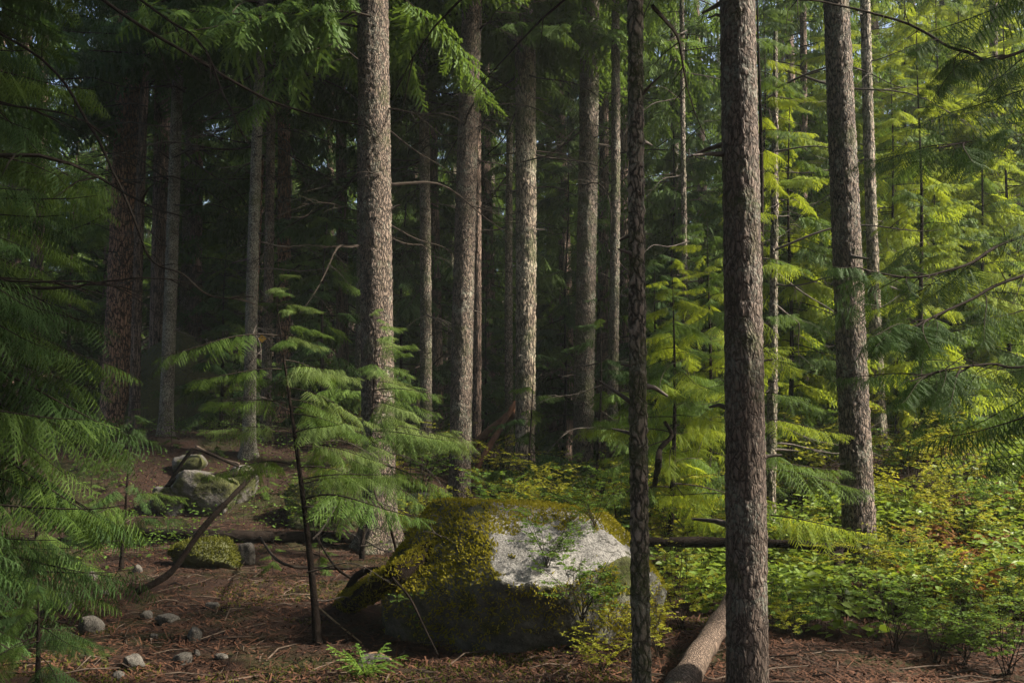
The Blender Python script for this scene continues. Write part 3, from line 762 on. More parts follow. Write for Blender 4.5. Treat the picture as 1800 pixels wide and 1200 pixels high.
root = thing('cedar_tree', 'dense shaded cedar just beyond the right edge, nearest on that side', 'tree', (4.7, 4.6, tz(4.7, 4.6)))  # out of view, put here to keep sun off the near trunks
link('trunk', mesh('trunk', trunk_arr(13, 0.14, (0, 0), 88, 9, 28, 0.08, (15, 3), 0.012, 0.5), [MAT['bark_cedar']], True), root)
link('crown', mesh('crown', crown_arr(590, 1.2, 13.0, 150, 1.55, 0.4, 'mid'), [MAT['cedar_dark'], MAT['twig']]), root)

# ------------------------------------------------------------------ boulders
def ico(sub):
    import bmesh
    bm = bmesh.new(); bmesh.ops.create_cube(bm, size=2.0)
    bmesh.ops.subdivide_edges(bm, edges=bm.edges[:], cuts=sub, use_grid_fill=True)
    V = np.array([v.co[:] for v in bm.verts]); bm.verts.ensure_lookup_table()
    F = np.array([[v.index for v in f.verts] for f in bm.faces]); bm.free()
    return V / np.linalg.norm(V, axis=1)[:, None], F
ICO = {}
def rock_arr(planes, sub=60, seed=0, soft=14.0, rough=0.03, sc=(1, 1, 1), freq=3.0):
    if sub not in ICO: ICO[sub] = ico(sub)
    D, F = ICO[sub]
    N = np.array([p[:3] for p in planes], float); N /= np.linalg.norm(N, axis=1)[:, None]
    d = np.array([p[3] for p in planes], float)
    inv = np.maximum(D @ N.T, 0.02) / d
    r = 1.0 / ((inv ** soft).sum(1) ** (1.0 / soft))
    V = D * r[:, None]
    V = V * (1 + rough * fbm(V * freq, seed, 4)[:, None] + 0.3 * rough * fbm(V * 11, seed + 3, 3)[:, None])
    return V * np.array(sc), F, np.zeros(len(F), int)

def rand_planes(g, n=14):
    P = []
    for i in range(n):
        v = g.normal(size=3); v /= np.linalg.norm(v)
        P.append((*v, g.uniform(0.75, 1.05)))
    return P + [(0, 0, 1, .95), (0, 0, -1, 1), (1, 0, 0, 1), (-1, 0, 0, 1), (0, 1, 0, 1), (0, -1, 0, 1)]

def scatter_on(A, n, g, keep):
    """points and normals on a mesh, weighted by area, filtered by keep(P, N)"""
    V, F, _ = A
    q = V[F]; c1 = np.cross(q[:, 1] - q[:, 0], q[:, 2] - q[:, 0]); c2 = np.cross(q[:, 2] - q[:, 0], q[:, 3] - q[:, 0])
    ar = (np.linalg.norm(c1, axis=1) + np.linalg.norm(c2, axis=1)); nn = c1 + c2; nn /= np.linalg.norm(nn, axis=1)[:, None] + 1e-12
    idx = g.choice(len(F), n, p=ar / ar.sum()); u, v = g.random((n, 1)), g.random((n, 1))
    Q = q[idx]
    P = (Q[:, 0] * (1 - u) + Q[:, 1] * u) * (1 - v) + (Q[:, 3] * (1 - u) + Q[:, 2] * u) * v
    N = nn[idx]; k = keep(P, N)
    return P[k], N[k]

def blades(P, N, g, l=(0.012, 0.03), w=(0.004, 0.008), spread=0.9):
    """one leaf-sized blade quad per point"""
    n = len(P)
    D = N + spread * g.normal(size=(n, 3)); D /= np.linalg.norm(D, axis=1)[:, None]
    S = np.cross(D, g.normal(size=(n, 3))); S /= np.linalg.norm(S, axis=1)[:, None]
    L = g.uniform(*l, (n, 1)); W = g.uniform(*w, (n, 1))
    a = P - S * W / 2; b = P + S * W / 2; m = P + D * L
    V = np.stack([a, b, m + S * W * 0.35, m - S * W * 0.35], 1).reshape(-1, 3)
    return V, np.arange(4 * n).reshape(-1, 4), np.zeros(n, int)

def ovals(P, D, U, g, l, w, fold=0.25):
    """folded oval leaves: P base, D direction, U up; l, w arrays"""
    n = len(P)
    D = D / (np.linalg.norm(D, axis=1)[:, None] + 1e-9)
    S = np.cross(D, U); S /= np.linalg.norm(S, axis=1)[:, None] + 1e-9
    U = np.cross(S, D)
    l = np.asarray(l).reshape(-1, 1); w = np.asarray(w).reshape(-1, 1)
    def pt(a, s): return P + D * l * a + S * w * s + U * w * (abs(s) * fold - 0.5 * a * a * 0.6)
    V = np.stack([pt(0, 0), pt(0.3, 0.5), pt(0.68, 0.42), pt(1, 0), pt(0.68, -0.42), pt(0.3, -0.5)], 1).reshape(-1, 3)
    b = np.arange(n)[:, None] * 6
    F = np.concatenate([b + [0, 1, 2, 3], b + [0, 3, 4, 5]], 0)
    return V, F, np.zeros(len(F), int)

# the main boulder
bc = Vector((0.22, 7.75, 0.42))
FACET = np.array([0.12, -0.52, 0.85]) / np.linalg.norm([0.12, -0.52, 0.85])
PL = [(0.05, 0.1, 1.0, 0.60), (-0.48, -0.55, 0.66, 0.66), (0.12, -0.52, 0.85, 0.485), (0.74, -0.1, 0.66, 0.655), (1, -0.25, 0, 0.86),
      (-0.45, -0.9, -0.30, 0.74), (0.0, -1, -0.40, 0.655), (0.62, -0.78, 0.06, 0.655), (-0.75, -0.65, -0.1, 1.02), (-0.85, 0.1, 0.5, 1.06), (-1, 0, -0.1, 1.15),
      (0, 1, 0.2, 0.95), (0.6, 0.8, 0.2, 0.95), (-0.6, 0.8, 0.2, 0.98), (0, 0, -1, 0.8)]
A = rock_arr(PL, 110, 4, 30.0, 0.05, (1.05, 1.15, 0.98), 2.6)
root = thing('boulder', 'large granite boulder with yellow green moss cap and bare pale facet', 'boulder', bc)
me = mesh('rock', A, [MAT['granite_bare']], True)
VN = np.zeros(len(me.vertices) * 3, np.float32); me.vertices.foreach_get('normal', VN); VN = VN.reshape(-1, 3)
at_ = me.attributes.new('bare', 'FLOAT', 'POINT')
NF = FACET / np.array([1.05, 1.15, 0.98]); NF /= np.linalg.norm(NF)
bareness = sstep(0.80, 0.95, VN @ NF) * sstep(-0.50, -0.25, A[0][:, 0])
bareness = np.maximum(bareness, 0.8 * sstep(0.86, 0.97, VN @ np.array([0.74, -0.1, 0.66])) * sstep(0.18, 0.3, A[0][:, 2]))
at_.data.foreach_set('value', bareness.astype(np.float32))
link('rock', me, root)
g = nrng(8)
def keep_moss(P, N):
    n = fbm(P * 2.6, 21, 3)
    rag = fbm(P * 9, 27, 3)
    onfacet = (N @ NF > 0.88 + 0.03 * n + 0.05 * rag) & (P[:, 0] > -0.36 + 0.10 * n + 0.07 * rag) & (P[:, 2] < 0.44 + 0.05 * n + 0.05 * rag)
    k = (N[:, 2] > 0.30 + 0.15 * n) & ~onfacet & ~((P[:, 0] > 0.5 + .1 * n) & (P[:, 1] < 0.1))
    low = (N[:, 2] > -0.3) & (n > 0.30) & (P[:, 0] > 0.40)
    front = (N[:, 1] < -0.3) & (N[:, 2] < 0.3) & (n + 0.6 * rag > 0.15) & (g.random(len(P)) < 0.45)
    return (k | low | front) & (vnoise(P * 9, 4) > -0.65)
P, N = scatter_on(A, 90000, g, keep_moss)
link('moss', mesh('moss', blades(P, N, g, (0.012, 0.034), (0.006, 0.013)), [MAT['moss']]), root)

# other rocks
def boulder(label, px, py, wpx, hpx, mat, seed, depth=0.9, moss=0, name='boulder', cat='boulder', sink=0.35, planes=None, group=None):
    p = ground_at(px, py); s = p.y / FPX
    w, h = wpx * s / 2, hpx * s / 2 * (1 + sink)
    g = nrng(seed)
    A = rock_arr(planes or rand_planes(g), 36 if wpx > 60 else 12, seed, 16, 0.05, (w, w * depth, h))
    o = thing(name, label, cat, (p.x, p.y + w * depth * .4, p.z + h * (1 - sink)), (0, 0, 0)) if moss else None
    me = mesh('rock', A, [MAT[mat]], True)
    if moss:
        link('rock', me, o)
        P, N = scatter_on(A, moss, g, lambda P, N: (N[:, 2] > 0.0 + 0.3 * vnoise(P * 4, 3)))
        link('moss', mesh('moss', blades(P, N, g, (0.015, 0.05), (0.008, 0.018)), [MAT['moss_dim']]), o)
    else:
        o = tag(link(name, me, None, (p.x, p.y + w * depth * .4, p.z + h * (1 - sink))), label, cat, group)
    return o
boulder('tall cone shaped mound under dark green moss behind the grey lichened trunk', 300, 752, 170, 140, 'rock_mossy', 51, 0.7, 9000,
        planes=[(-.6, -.5, .6, .75), (.7, -.4, .55, .72), (0, -.8, .6, .8), (0, .7, .5, .9), (0, 0, -1, 1), (1, 0, .1, 1), (-1, 0, .1, 1), (0, 0, 1, 1.2), (0, 1, 0, 1), (0, -1, 0, 1)])
boulder('bare grey boulder with dark roots over it at the foot of the left bank', 350, 900, 125, 68, 'rock_grey', 152, 0.6)
boulder('flat dim slab of rock low at the left of the bare grey boulder', 290, 900, 70, 40, 'rock_grey', 57)
boulder('angular rock leaning on the right side of the bare grey boulder', 418, 878, 60, 60, 'rock_grey', 58)
boulder('small dark rock on the bank above the bare grey boulder', 330, 832, 60, 30, 'rock_grey', 59)
boulder('mossy boulder by the fallen log left of the massive trunk', 575, 925, 160, 95, 'rock_mossy', 53, 0.6, 6000)
boulder('mossy hummock under the leaning dead branch', 352, 1000, 120, 46, 'rock_mossy', 54, 0.7, 5000)
boulder('rounded grey rock just right of the foot of the massive trunk', 742, 900, 55, 35, 'rock_grey', 55)
boulder('pale upright oval stone beside the mossy hummock', 432, 992, 32, 34, 'stone', 56, name='stone', cat='stone')
for i, (px, py, w, h, lab) in enumerate([
        (100, 1080, 48, 34, 'rounded grey stone among cedar fronds at the left'), (155, 1112, 40, 24, 'dark angular stone below the rounded grey one'),
        (255, 1092, 20, 16, 'small angular stone in the middle of the litter'), (293, 1098, 44, 16, 'long flat stone among the litter'),
        (340, 1128, 28, 22, 'lichen speckled rounded stone in the litter'), (318, 1165, 34, 14, 'low pale flat stone near the bottom'),
        (373, 1072, 26, 10, 'thin flat pale stone by itself to the right'), (232, 1176, 38, 20, 'grey stone by the tiny cedar seedling'),
        (182, 1048, 16, 9, 'little white pebble under the dark cedar'), (388, 1160, 24, 10, 'flat brownish stone near the bottom, furthest right'),
        (345, 1155, 12, 12, 'small round pebble beside the low pale flat stone'), (160, 1020, 20, 14, 'half buried stone behind the rounded grey one'),
        (240, 1008, 18, 14, 'mid sized pale stone left of the mossy hummock'), (660, 1168, 60, 14, 'pale curved slab at the bottom below the sapling'),
        (270, 1125, 14, 10, 'small pebble below the long flat stone'), (205, 1195, 22, 12, 'stone at the bottom edge near the corner')]):
    boulder(lab, px, py, w, h, 'stone', 60 + i, name='stone', cat='stone')

# ------------------------------------------------------------------ logs, sticks, stump, roots
def log(label, pts, r0, r1, mat, name='fallen_log', cat='log', sides=20, seed=1, wob=0.012, extra=0):
    pts = [Vector(p) for p in pts]; base = pts[0].copy()
    P = np.array([tuple(p - base) for p in pts])
    n = max(24, int(np.linalg.norm(P[-1] - P[0]) / 0.06))
    t = np.linspace(0, len(P) - 1, n); i = np.clip(t.astype(int), 0, len(P) - 2); f = (t - i)[:, None]
    Pm = np.concatenate([[2 * P[0] - P[1]], P, [2 * P[-1] - P[-2]]])
    a, b, c, d = Pm[i], Pm[i + 1], Pm[i + 2], Pm[i + 3]
    C = 0.5 * (2 * b + (c - a) * f + (2 * a - 5 * b + 4 * c - d) * f ** 2 + (3 * b - a - 3 * c + d) * f ** 3)
    rad = np.linspace(r0, r1, n)
    C = np.concatenate([C[:1], C, C[-1:]]); rad = np.concatenate([[r0 * .05], rad, [r1 * .05]])
    mb = MB(); tube(mb, C, rad, sides)
    V, F, M = mb.arr()
    ring = np.repeat(C, sides, 0)
    k = 1 + 0.16 * fbm(V * 5 + seed, seed, 3) + wob * 6 * (vnoise(V * [14, 14, 14], seed + 2))
    V = ring + (V - ring) * k[:, None]
    if not extra:
        return tag(link(name, mesh(name, (V, F, M), [MAT[mat]], True), None, base), label, cat)
    root = thing(name, label, cat, base)
    link('trunk', mesh('trunk', (V, F, M), [MAT[mat]], True), root)
    g = nrng(seed + 5)
    for q in range(extra):
        c = C[g.integers(3, n - 3)]
        link('branch', DMESH[g.integers(6)], root, tuple(c), (0, R(g.uniform(-50, -10)), g.uniform(0, 6.28)), g.uniform(.3, .7))
    return root

def gp(px, py, up=0.0):
    p = ground_at(px, py); return p + Vector((0, 0, up))
log('long dark log lying across the ground behind the massive trunk', [gp(120, 948, .12), gp(400, 955, .10), gp(620, 957, .10), gp(790, 950, .08)], 0.085, 0.085, 'dark_wood', seed=2, extra=3)
log('thin fallen pole resting on the dark stump at right', [at(1130, 952, 10.6), at(1300, 953, 10.5), at(1420, 958, 10.3), at(1512, 966, 10.2)], 0.055, 0.035, 'dark_wood', seed=3)
log('thick black log half hidden in brush behind the thin fallen pole', [gp(1150, 925, .12), gp(1290, 935, .12), gp(1430, 935, .10)], 0.14, 0.12, 'dark_wood', seed=4)
log('weathered brown log running into the bottom edge beside the largest trunk', [at(1185, 1225, 5.9), at(1235, 1140, 6.6), at(1275, 1080, 7.3), at(1300, 1040, 7.9)], 0.085, 0.075, 'log', seed=5)
log('dark dead branch leaning up from the litter to the left bank', [at(240, 1040, 9.2), at(300, 1005, 9.3), at(355, 930, 9.5), at(410, 870, 9.8), at(468, 812, 10.2)], 0.034, 0.022, 'dark_wood', 'fallen_branch', 'branch', 12, 6, extra=4)
log('pale thin stick by the foot of the sapling', [gp(540, 1070, .10), gp(585, 1100, .05), gp(635, 1135, .02)], 0.008, 0.006, 'pale_stick', 'stick', 'stick', 6, 7)
log('pale curved stick on the litter near the bottom', [gp(628, 1165, .02), gp(660, 1159, .04), gp(688, 1166, .02)], 0.012, 0.010, 'pale_stick', 'stick', 'stick', 6, 8)
log('short reddish broken log leaning behind the pale peeling trunk', [ground_px(790, 20.8) + Vector((0, 0, .1)), at(906, 722, 19.6)], 0.10, 0.09, 'red_wood', seed=9)
log('reddish split board propped against the broken log', [ground_px(815, 19.0), at(907, 706, 19.5)], 0.06, 0.05, 'red_wood', 'broken_branch', 'branch', seed=10)
ml = log('rotten log under thick green moss leaning on the left slope of the boulder', [gp(608, 1068, .03), at(680, 1020, 7.45), at(745, 975, 7.6), at(800, 945, 7.8)], 0.10, 0.07, 'dark_wood', seed=40, extra=1)
me_ = [c_ for c_ in ml.children if c_.name.startswith('trunk')][0].data
Vl = np.array([v.co[:] for v in me_.vertices]); Fl = np.array([p_.vertices[:] for p_ in me_.polygons])
Pm_, Nm_ = scatter_on((Vl, Fl, None), 9000, nrng(3), lambda P, N: np.abs(N[:, 2]) > 0.15)
Nm_ = Nm_ * np.sign(Nm_[:, 2:3])
link('moss', mesh('moss', blades(Pm_, Nm_, nrng(4), (0.012, 0.034), (0.006, 0.013)), [MAT['moss']]), ml)
log('dark curving branch rising out of the left slope of the boulder', [gp(700, 985, 0.02), at(680, 905, 9.6), at(664, 880, 9.7), at(655, 850, 9.8)], 0.018, 0.008, 'twig', 'fallen_branch', 'branch', 8, 12)
log('bent bare branch arching over the litter left of the boulder', [gp(455, 945, .05), at(490, 985, 8.6), at(560, 997, 8.5), at(620, 1000, 8.5)], 0.014, 0.008, 'twig', 'fallen_branch', 'branch', 8, 13)
log('crooked bare branch standing by the second thin sapling', [gp(640, 1030, .02), at(600, 1005, 8.3), at(575, 975, 8.4), at(553, 935, 8.5)], 0.013, 0.006, 'twig', 'fallen_branch', 'branch', 8, 14)
log('black root hugging the left foot of the boulder', [gp(600, 1060, .02), at(630, 1010, 8.0), at(670, 1003, 7.7), at(690, 1020, 7.4)], 0.035, 0.02, 'dark_wood', 'exposed_root', 'root', 10, 15)
log('dark root snaking down the front of the boulder', [at(690, 1015, 7.15), at(720, 1050, 6.98), at(745, 1100, 6.85), at(770, 1150, 6.7)], 0.010, 0.004, 'dark_wood', 'exposed_root', 'root', 8, 16)
for i, (path, r, lab) in enumerate([
        ([(275, 875), (320, 838), (390, 835), (455, 828)], 0.05, 'thick black root arching over the bare grey boulder'),
        ([(340, 880), (370, 845), (430, 832), (470, 828)], 0.035, 'thinner black root crossing the right of the bare grey boulder'),
        ([(290, 860), (330, 800), (350, 790), (420, 820)], 0.03, 'dark root above the bare grey boulder')]):
    Y = ground_at(350, 895).y
    log(lab, [at(a, b, Y + 0.0 - .12 * (j in (1, 2))) for j, (a, b) in enumerate(path)], r, r * .7, 'dark_wood', 'exposed_root', 'root', 10, 20 + i)
log('pale snapped branch above the left bank roots', [at(345, 785, 17.4), at(385, 805, 17.2), at(420, 815, 17.0)], 0.03, 0.02, 'stick', 'fallen_branch', 'branch', 8, 31)
log('crooked black snag standing left of the large near trunk', [gp(1140, 905), at(1155, 830, 11.0), at(1160, 790, 11.0), at(1180, 765, 11.0), at(1168, 740, 11.0)], 0.04, 0.018, 'dark_wood', 'dead_snag', 'snag', 10, 32)

# stump at right, snag at left
def stump(label, px, Y, w, h, mat, seed, name='stump'):
    p = ground_px(px, Y); g = nrng(seed)
    A = trunk_arr(h + 0.001, w / 2, (0.02, 0), seed, h - 0.02, 32, 0.03, (14, 4), 0.02, 0.35, 0.9)
    V, F, M = A
    edge = V[:, 2] > h * 0.6
    V[:, 2] += edge * (V[:, 2] / h) * 0.16 * h * vnoise(V * [9, 9, 0.0] + 3, seed)
    mb = MB(); mb.put((V, F, M))
    top = V[-32:]; c = top.mean(0) - [0, 0, 0.04]
    for i in range(0, 32, 2): mb.add([top[i], top[i + 1], top[(i + 2) % 32], c], [[0, 1, 2, 3]])
    return tag(link(name, mesh(name, mb.arr(), [MAT[mat]], True), None, p), label, 'stump' if name == 'stump' else 'snag')
stump('dark rotting stump under the thin fallen pole', 1458, 10.2, 0.27, 0.42, 'dark_wood', 91)
stump('snapped reddish snag behind the slim mottled trunk', 436, 22.5, 0.20, 6.2, 'bark_red', 92, 'dead_snag')

# ------------------------------------------------------------------ trail marker on the slender trunk
p7 = T7.location
q = at(461, 595, p7.y - 0.14)
root = tag(link('trail_marker', None, None, q), 'small yellow diamond trail marker nailed to the slender trunk', 'sign')
s = 0.085
mb = MB()
def slab(mb, pts, y0, y1):
    n = len(pts)
    V = [(x, y0, z) for x, z in pts] + [(x, y1, z) for x, z in pts]
    mb.add(V, [[0, 1, 2, 3], [7, 6, 5, 4]] + [[i, i + n, (i + 1) % n + n, (i + 1) % n] for i in range(n)])
slab(mb, [(-s, 0), (0, -s), (s, 0), (0, s)], -0.004, 0.004)
link('plate', mesh('plate', mb.arr(), [plain_mat('yellow_paint', (0.50, 0.26, 0.02), (0.62, 0.36, 0.03), 20, 0.5, 0.001)]), root)
mb = MB(); slab(mb, [(-.012, -.012 + .02), (.012, -.012 + .02), (.012, .012 + .02), (-.012, .012 + .02)], -0.012, -0.0045)
link('nail', mesh('nail', mb.arr(), [MAT['dark_wood']]), root)

# ------------------------------------------------------------------ shrubs
def shrub_arrs(seed, H=1.0, stems=7, leaves=420, ll=(0.014, 0.026)):
    g = nrng(seed); ms = MB(); P, D = [], []
    ends = []
    for i in range(stems):
        a = g.uniform(0, 6.28); sp_ = g.uniform(0.15, 0.55) * H; h = H * g.uniform(0.55, 1.05)
        pts = [np.array([math.cos(a) * sp_ * t ** 1.3 + 0.03 * math.sin(5 * t + i), math.sin(a) * sp_ * t ** 1.3 + .03 * math.cos(4 * t + i), h * t - 0.12 * H * t * t]) for t in np.linspace(0, 1, 7)]
        tube(ms, pts, np.linspace(0.006, 0.002, 7) * H, 4)
        for q in range(7):
            t0 = g.uniform(0.35, 1.0); k = min(5, int(t0 * 6)); p = pts[k] + (pts[k + 1] - pts[k]) * (t0 * 6 - k)
            a2 = a + g.uniform(-1.6, 1.6); l = H * g.uniform(0.18, 0.42)
            e = p + np.array([math.cos(a2), math.sin(a2), g.uniform(-.05, .45)]) * l
            tube(ms, [p, (p + e) / 2 + [0, 0, .02], e], [.0025 * H, .002 * H, .001 * H], 3)
            ends.append((p, e))
    n = leaves
    for i in range(n):
        p, e = ends[i % len(ends)]; t = g.uniform(0.1, 1.05)
        d = (e - p); d = d / (np.linalg.norm(d) + 1e-9); s = np.cross(d, [0, 0, 1]) * g.choice([-1, 1])
        P.append(p + (e - p) * t + g.normal(size=3) * .006); D.append(d * 0.6 + s * 0.9 + [0, 0, g.uniform(-.35, .25)])
    P, D = np.array(P), np.array(D)
    U = np.array([0, 0, 1.0]) + 0.45 * g.normal(size=(n, 3))
    l = g.uniform(*ll, n)
    return ms.arr(), ovals(P, D, U, g, l, l * 0.55)
SH = {}
def shrub(label, p, H, leaf, v, group=None, name='shrub', big=False):
    key = (v, leaf, big)
    if key not in SH:
        a, b = shrub_arrs(600 + v, 1.0, 9, 1700 if not big else 420, (0.026, 0.046) if not big else (0.05, 0.085))
        SH[key] = (mesh('stems', a, [MAT['twig']]), mesh('leaves', b, [MAT[leaf]]))
    g = random.Random(label + str(p))
    root = thing(name, label, 'shrub', p, (0, 0, g.uniform(0, 6.28)), group, H)
    link('stems', SH[key][0], root); link('leaves', SH[key][1], root)
    return root
for i, (px, py, H, leaf, lab) in enumerate([
        (1200, 1110, 0.75, 'yellow', 'yellow leaved huckleberry between the boulder and the brown log'),
        (1160, 1160, 0.55, 'yellow', 'low yellow green huckleberry at the right foot of the boulder'),
        (862, 872, 1.25, 'yellow', 'yellow huckleberry between the bright edged trunk and the peeling trunk'),
        (975, 872, 1.15, 'yellow', 'yellow huckleberry right of the pale peeling trunk'),
        (1085, 905, 1.2, 'yellow', 'huckleberry bush beside the slender flecked trunk'),
        (1000, 893, 0.6, 'yellow', 'low yellow bush just behind the top of the boulder'),
        (1165, 960, 1.0, 'yellow', 'yellow bush right behind the dark narrow mossy trunk'),
        (1235, 1000, 0.8, 'yellow', 'yellow bush filling the gap above the brown log'),
        (1385, 1000, 0.9, 'yellow', 'yellow bush touching the right side of the largest trunk'),
        (1590, 940, 1.0, 'yellow', 'bright bush on the slope just right of the two toned trunk foot'),
        (1680, 900, 0.9, 'yellow', 'bright yellow bush high on the salal slope'),
        (1770, 930, 0.9, 'green', 'green bush on the slope at the right edge'),
        (1180, 890, 1.2, 'yellow', 'sunlit yellow bush farther behind the dark narrow trunk'),
        (1230, 870, 1.3, 'green', 'leafy green bush left of the large near trunk'),
        (1180, 890, 1.0, 'yellow', 'sunlit yellow bush behind the dark narrow trunk'),
        (1280, 890, 1.2, 'green', 'green bush hidden partly by the large near trunk'),
        (1400, 900, 1.3, 'yellow', 'yellow bush beneath the thin black sapling'),
        (1440, 870, 1.6, 'yellow', 'tall yellow vine maple bush left of the two toned trunk'),
        (1600, 860, 1.2, 'yellow', 'bright yellow bush right of the two toned trunk'),
        (1540, 860, 1.4, 'green', 'green bush at the foot of the slim pale trunk'),
        (1440, 1060, 0.7, 'yellow', 'yellow green huckleberry in front of the dark stump'),
        (1520, 1060, 0.7, 'yellow', 'bright huckleberry at the foot of the two toned trunk'),
        (1400, 1120, 0.55, 'green', 'low green bush right of the largest trunk foot'),
        (1640, 1080, 0.7, 'green', 'green bush above the dirt path at right'),
        (1750, 1130, 0.7, 'green', 'leafy bush at the lower right corner'),
        (1700, 980, 0.8, 'yellow', 'yellowish bush in the middle of the salal slope'),
        (740, 1130, 0.42, 'green', 'small fresh green shrub at the foot of the boulder front'),
        (1060, 1185, 0.45, 'yellow', 'small bush under the right part of the boulder front'),
        (1340, 830, 1.5, 'green', 'bush behind the right side of the large near trunk')]):
    p = ground_at(px, py)
    shrub(lab, p, H, leaf, i % 4)
g = nrng(91)
for i in range(22):
    px = g.uniform(840, 1260); Y = g.uniform(10.5, 17)
    shrub('knee to waist high huckleberry bush among many behind the boulder', ground_px(px, Y), g.uniform(.7, 1.35), 'yellow' if i % 3 else 'green', i % 4, 'bushes behind the boulder')
for i in range(14):
    px = g.uniform(2640 / 2 + 60 * (i > 4) + 180 * (i > 6), 1800); Y = g.uniform(6.6, 10)
    shrub('low huckleberry bush among many on the near part of the salal slope', ground_px(px, Y), g.uniform(.4, .75), 'yellow' if i % 2 else 'green', i % 4, 'bushes on the salal slope')
for i in range(16):
    shrub('dim huckleberry bush among several between the tall centre trunks', ground_px(g.uniform(560, 1010), g.uniform(14, 20)), g.uniform(.6, 1.25), 'green' if i % 3 else 'yellow', i % 4, 'bushes between the centre trunks')
# small shrubs rooted on the boulder
for px, py, Y, H, lab in ((960, 1000, 7.1, .52, 'delicate bright shrub growing on the pale facet of the boulder'), (1045, 930, 7.5, .45, 'delicate shrub growing at the top right of the boulder'),
                          (1020, 1100, 6.75, .62, 'airy shrub in front of the boulder face')):
    shrub(lab, at(px, py, Y), H, 'green', 3)

# ------------------------------------------------------------------ salal slope, ferns, litter, moss carpets
def salal():
    g = nrng(15); V = []
    mb = MB()
    n = 9000
    px = g.uniform(1330, 1960, n); py = 1180 - 370 * g.random(n) ** 0.8
    # plants spread over the slope in metres
    x = g.uniform(0.9, 11.0, n * 3); y = 5.7 + 15 * g.random(n * 3) ** 1.3
    d = fbm(np.stack([x * .55, y * .55, x * 0], 1), 33, 3)
    path = (np.abs(y - 6.35 - 0.10 * (x - 3)) < 0.30) & (x < 3.0)
    keep = (d > -0.02 + 0.45 * sstep(10.0, 7.0, y) * sstep(3.3, 2.4, x) + 0.9 * sstep(3.4, 1.2, x)) & (x > 0.9 + 0.06 * y) & ~path & (x < y * 0.62) & (vnoise(np.stack([x * 2.1, y * 2.1, x * 0], 1), 71) > -0.22)
    x, y = x[keep][:n], y[keep][:n]
    z = tz_np(x, y)
    m = len(x)
    P, D, U, L = [], [], [], []
    k = 5
    for q in range(k):
        a = g.uniform(0, 6.28, m); h = g.uniform(0.04, 0.42, m) * (0.5 + 0.5 * sstep(6, 9, y))
        P.append(np.stack([x + .10 * np.cos(a) * g.random(m), y + .10 * np.sin(a) * g.random(m), z + h], 1))
        D.append(np.stack([np.cos(a), np.sin(a), g.uniform(-.35, .35, m)], 1))
        U.append(np.array([0, 0, 1.0]) + 0.35 * g.normal(size=(m, 3))); L.append(g.uniform(.035, .12, m))
    P, D, U, L = map(np.concatenate, (P, D, U, L))
    A = ovals(P, D, U, g, L, L * 0.62, 0.15)
    mb.put(A)
    st = MB()
    for i in range(0, m, 2):
        st_p = np.array([[x[i], y[i], z[i] - .02], [x[i] + .02, y[i], z[i] + .15], [x[i] + .05 * math.sin(i), y[i] + .05 * math.cos(i), z[i] + .34]])
        tube(st, st_p, [.003, .0025, .002], 3, 1)
    mb.put(st.arr())
    o = link('salal_undergrowth', mesh('salal_undergrowth', mb.arr(), [MAT['salal'], MAT['twig']]))
    o['kind'] = 'stuff'; tag(o, 'glossy green salal carpet over the slope at right', 'undergrowth')
salal()

def brush():
    g = nrng(35); n = 30000
    x = g.uniform(-12, 6, n); y = 9.5 + 18 * g.random(n)
    d = fbm(np.stack([x * .7, y * .7, x * 0], 1), 63, 3)
    k = (d > 0.15 - 0.25 * sstep(15, 19, y)) & (np.abs(x) < y * .6)
    x, y = x[k], y[k]; m = len(x); a = g.uniform(0, 6.28, m)
    P = np.stack([x, y, tz_np(x, y) + g.uniform(.02, .30, m)], 1)
    D = np.stack([np.cos(a), np.sin(a), g.uniform(-.4, .3, m)], 1)
    L = g.uniform(.03, .075, m)
    mb = MB(); mb.put(ovals(P, D, np.array([0, 0, 1.0]) + .4 * g.normal(size=(m, 3)), g, L, L * .5, .15))
    for i in range(0, m, 5):
        tube(mb, [(x[i], y[i], P[i, 2] - .3), tuple(P[i])], [.003, .0015], 3, 1)
    o = link('low_brush', mesh('low_brush', mb.arr(), [MAT['green'], MAT['twig']]))
    o['kind'] = 'stuff'; tag(o, 'low green brush growing between the trunks', 'undergrowth')
brush()

def fern(label, p, s, leaf, seed, n=8, group=None):
    g = nrng(seed)
    root = thing('bracken_fern', label, 'fern', p, (0, 0, 0), group)
    me = [mesh('frond', SPRAYS['mid'][i], [MAT[leaf]]) for i in range(3)]
    for i in range(n):
        link('frond', me[i % 3], root, (0, 0, 0.02), (0, R(g.uniform(-55, -15)), 6.283 * (i + g.random() * .6) / n), s / 0.4 * g.uniform(.8, 1.2))
for px, py, s, lf, lab in ((1690, 950, .8, 'rust', 'rusty orange bracken clump in the salal'), (1730, 985, .8, 'rust', 'orange bracken lower on the salal slope'), (1620, 895, .5, 'yellow', 'yellow bracken near the top of the slope'),
                           (1660, 900, .5, 'rust', 'orange yellow bracken at the top of the slope'), (1770, 990, .45, 'rust', 'orange bracken close to the right edge'), (640, 1190, .25, 'green', 'small green fern at the bottom by the pale slab')):
    fern(lab, ground_at(px, py), s, lf, int(px))

g = nrng(58)
for i in range(12):
    fern('knee high bracken frond cluster turning colour on the salal slope', ground_px(g.uniform(1560, 1800), g.uniform(8.5, 16)) + Vector((0, 0, .12)), g.uniform(.45, .75), ('rust', 'yellow', 'yellow')[i % 3], 800 + i, 7, 'bracken on the slope')

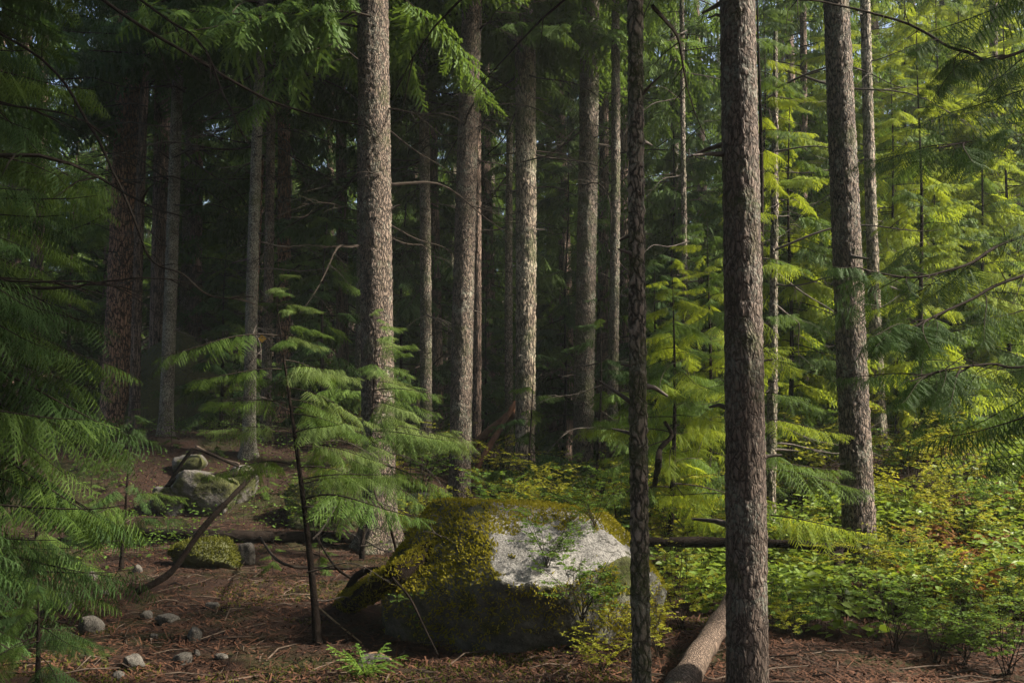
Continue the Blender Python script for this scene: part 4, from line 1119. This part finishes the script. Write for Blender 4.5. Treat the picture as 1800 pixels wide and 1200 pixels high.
def litter():
    g = nrng(19); n = 110000
    y = 5.0 + 17 * g.random(n) ** 1.7; x = g.uniform(-0.60, 0.60, n) * (y + 1)
    z = tz_np(x, y) + 0.018
    a = g.uniform(0, 6.28, n)
    L = np.where(g.random(n) < 0.75, g.uniform(.015, .055, n), g.uniform(.05, .16, n)); W = np.where(L > .05, g.uniform(.004, .012, n), g.uniform(.005, .018, n))
    D = np.stack([np.cos(a), np.sin(a), g.uniform(-.45, .55, n)], 1)
    S = np.stack([-np.sin(a), np.cos(a), g.uniform(-.4, .4, n)], 1)
    P = np.stack([x, y, z + 0.008 * g.random(n)], 1)
    l, w = L[:, None], W[:, None]
    V = np.stack([P - D * l / 2 - S * w / 2, P + D * l / 2 - S * w / 3, P + D * l / 2 + S * w / 3, P - D * l / 2 + S * w / 2], 1).reshape(-1, 3)
    mb = MB(); mb.add(V, np.arange(4 * n).reshape(-1, 4), 0)
    for i in range(1300):
        y = 5.2 + 11 * g.random() ** 1.3; x = g.uniform(-.58, .58) * (y + .5); a = g.uniform(0, 6.28); l = g.uniform(.1, .5)
        p = np.array([x, y, tz(x, y) + .015]); d = np.array([math.cos(a), math.sin(a), g.uniform(-.05, .12)])
        q = p + d * l; q[2] = max(q[2], tz(q[0], q[1]) + .01)
        mid = (p + q) / 2 + g.normal(size=3) * l * .06; mid[2] = max(mid[2], tz(mid[0], mid[1]) + .012)
        r = g.uniform(.003, .008)
        tube(mb, [p, mid, q], [r, r, r * .5], 4, 1)
    o = link('needle_litter', mesh('needle_litter', mb.arr(), [MAT['needle'], MAT['stick']]))
    o['kind'] = 'stuff'; tag(o, 'red brown needles and twigs scattered over the forest floor', 'litter')
litter()

def moss_carpet():
    g = nrng(23); n = 90000
    y = 5.5 + 13 * g.random(n) ** 1.3; x = g.uniform(-.58, .58, n) * (y + .5)
    d = fbm(np.stack([x * .9, y * .9, x * 0], 1), 41, 3)
    spot = np.zeros(n)
    for px, py, r in ((560, 1050, .35), (540, 1095, .3), (900, 1195, .6), (680, 985, .5), (480, 900, .6), (350, 985, .5), (620, 1050, .45), (1090, 1195, .5)):
        c = ground_at(px, py); spot = np.maximum(spot, 1 - np.hypot(x - c.x, y - c.y) / r)
    k = (spot + 0.35 * d > 0.32) | (d > 0.62)
    x, y = x[k], y[k]
    P = np.stack([x, y, tz_np(x, y) + .008], 1); N = np.tile([0, 0, 1.0], (len(P), 1))
    o = link('ground_moss', mesh('ground_moss', blades(P, N, g, (.012, .035), (.006, .014)), [MAT['moss_dim']]))
    o['kind'] = 'stuff'; tag(o, 'yellow green moss cushions on the forest floor', 'moss')
moss_carpet()

# ------------------------------------------------------------------ haze
HAZE = True
if HAZE:
    k = NT('haze')
    v = k.n('VolumePrincipled', Color=(0.80, 0.88, 0.86, 1), Density=0.0007, Anisotropy=0.2)
    o_ = k.t.nodes.new('ShaderNodeOutputMaterial'); k.t.links.new(v.outputs[0], o_.inputs['Volume'])
    X0, X1, Y0, Y1, Z0, Z1 = -141, 141, -61, 181, -3, 40
    V = [(x, y, z) for x in (X0, X1) for y in (Y0, Y1) for z in (Z0, Z1)]
    F = [[0, 1, 3, 2], [4, 6, 7, 5], [0, 4, 5, 1], [2, 3, 7, 6], [0, 2, 6, 4], [1, 5, 7, 3]]
    o = link('haze', mesh('haze', (np.array(V, float), np.array(F), np.zeros(6, int)), [k.m]))
    o['kind'] = 'stuff'; tag(o, 'thin pale mist hanging between the trees', 'haze')
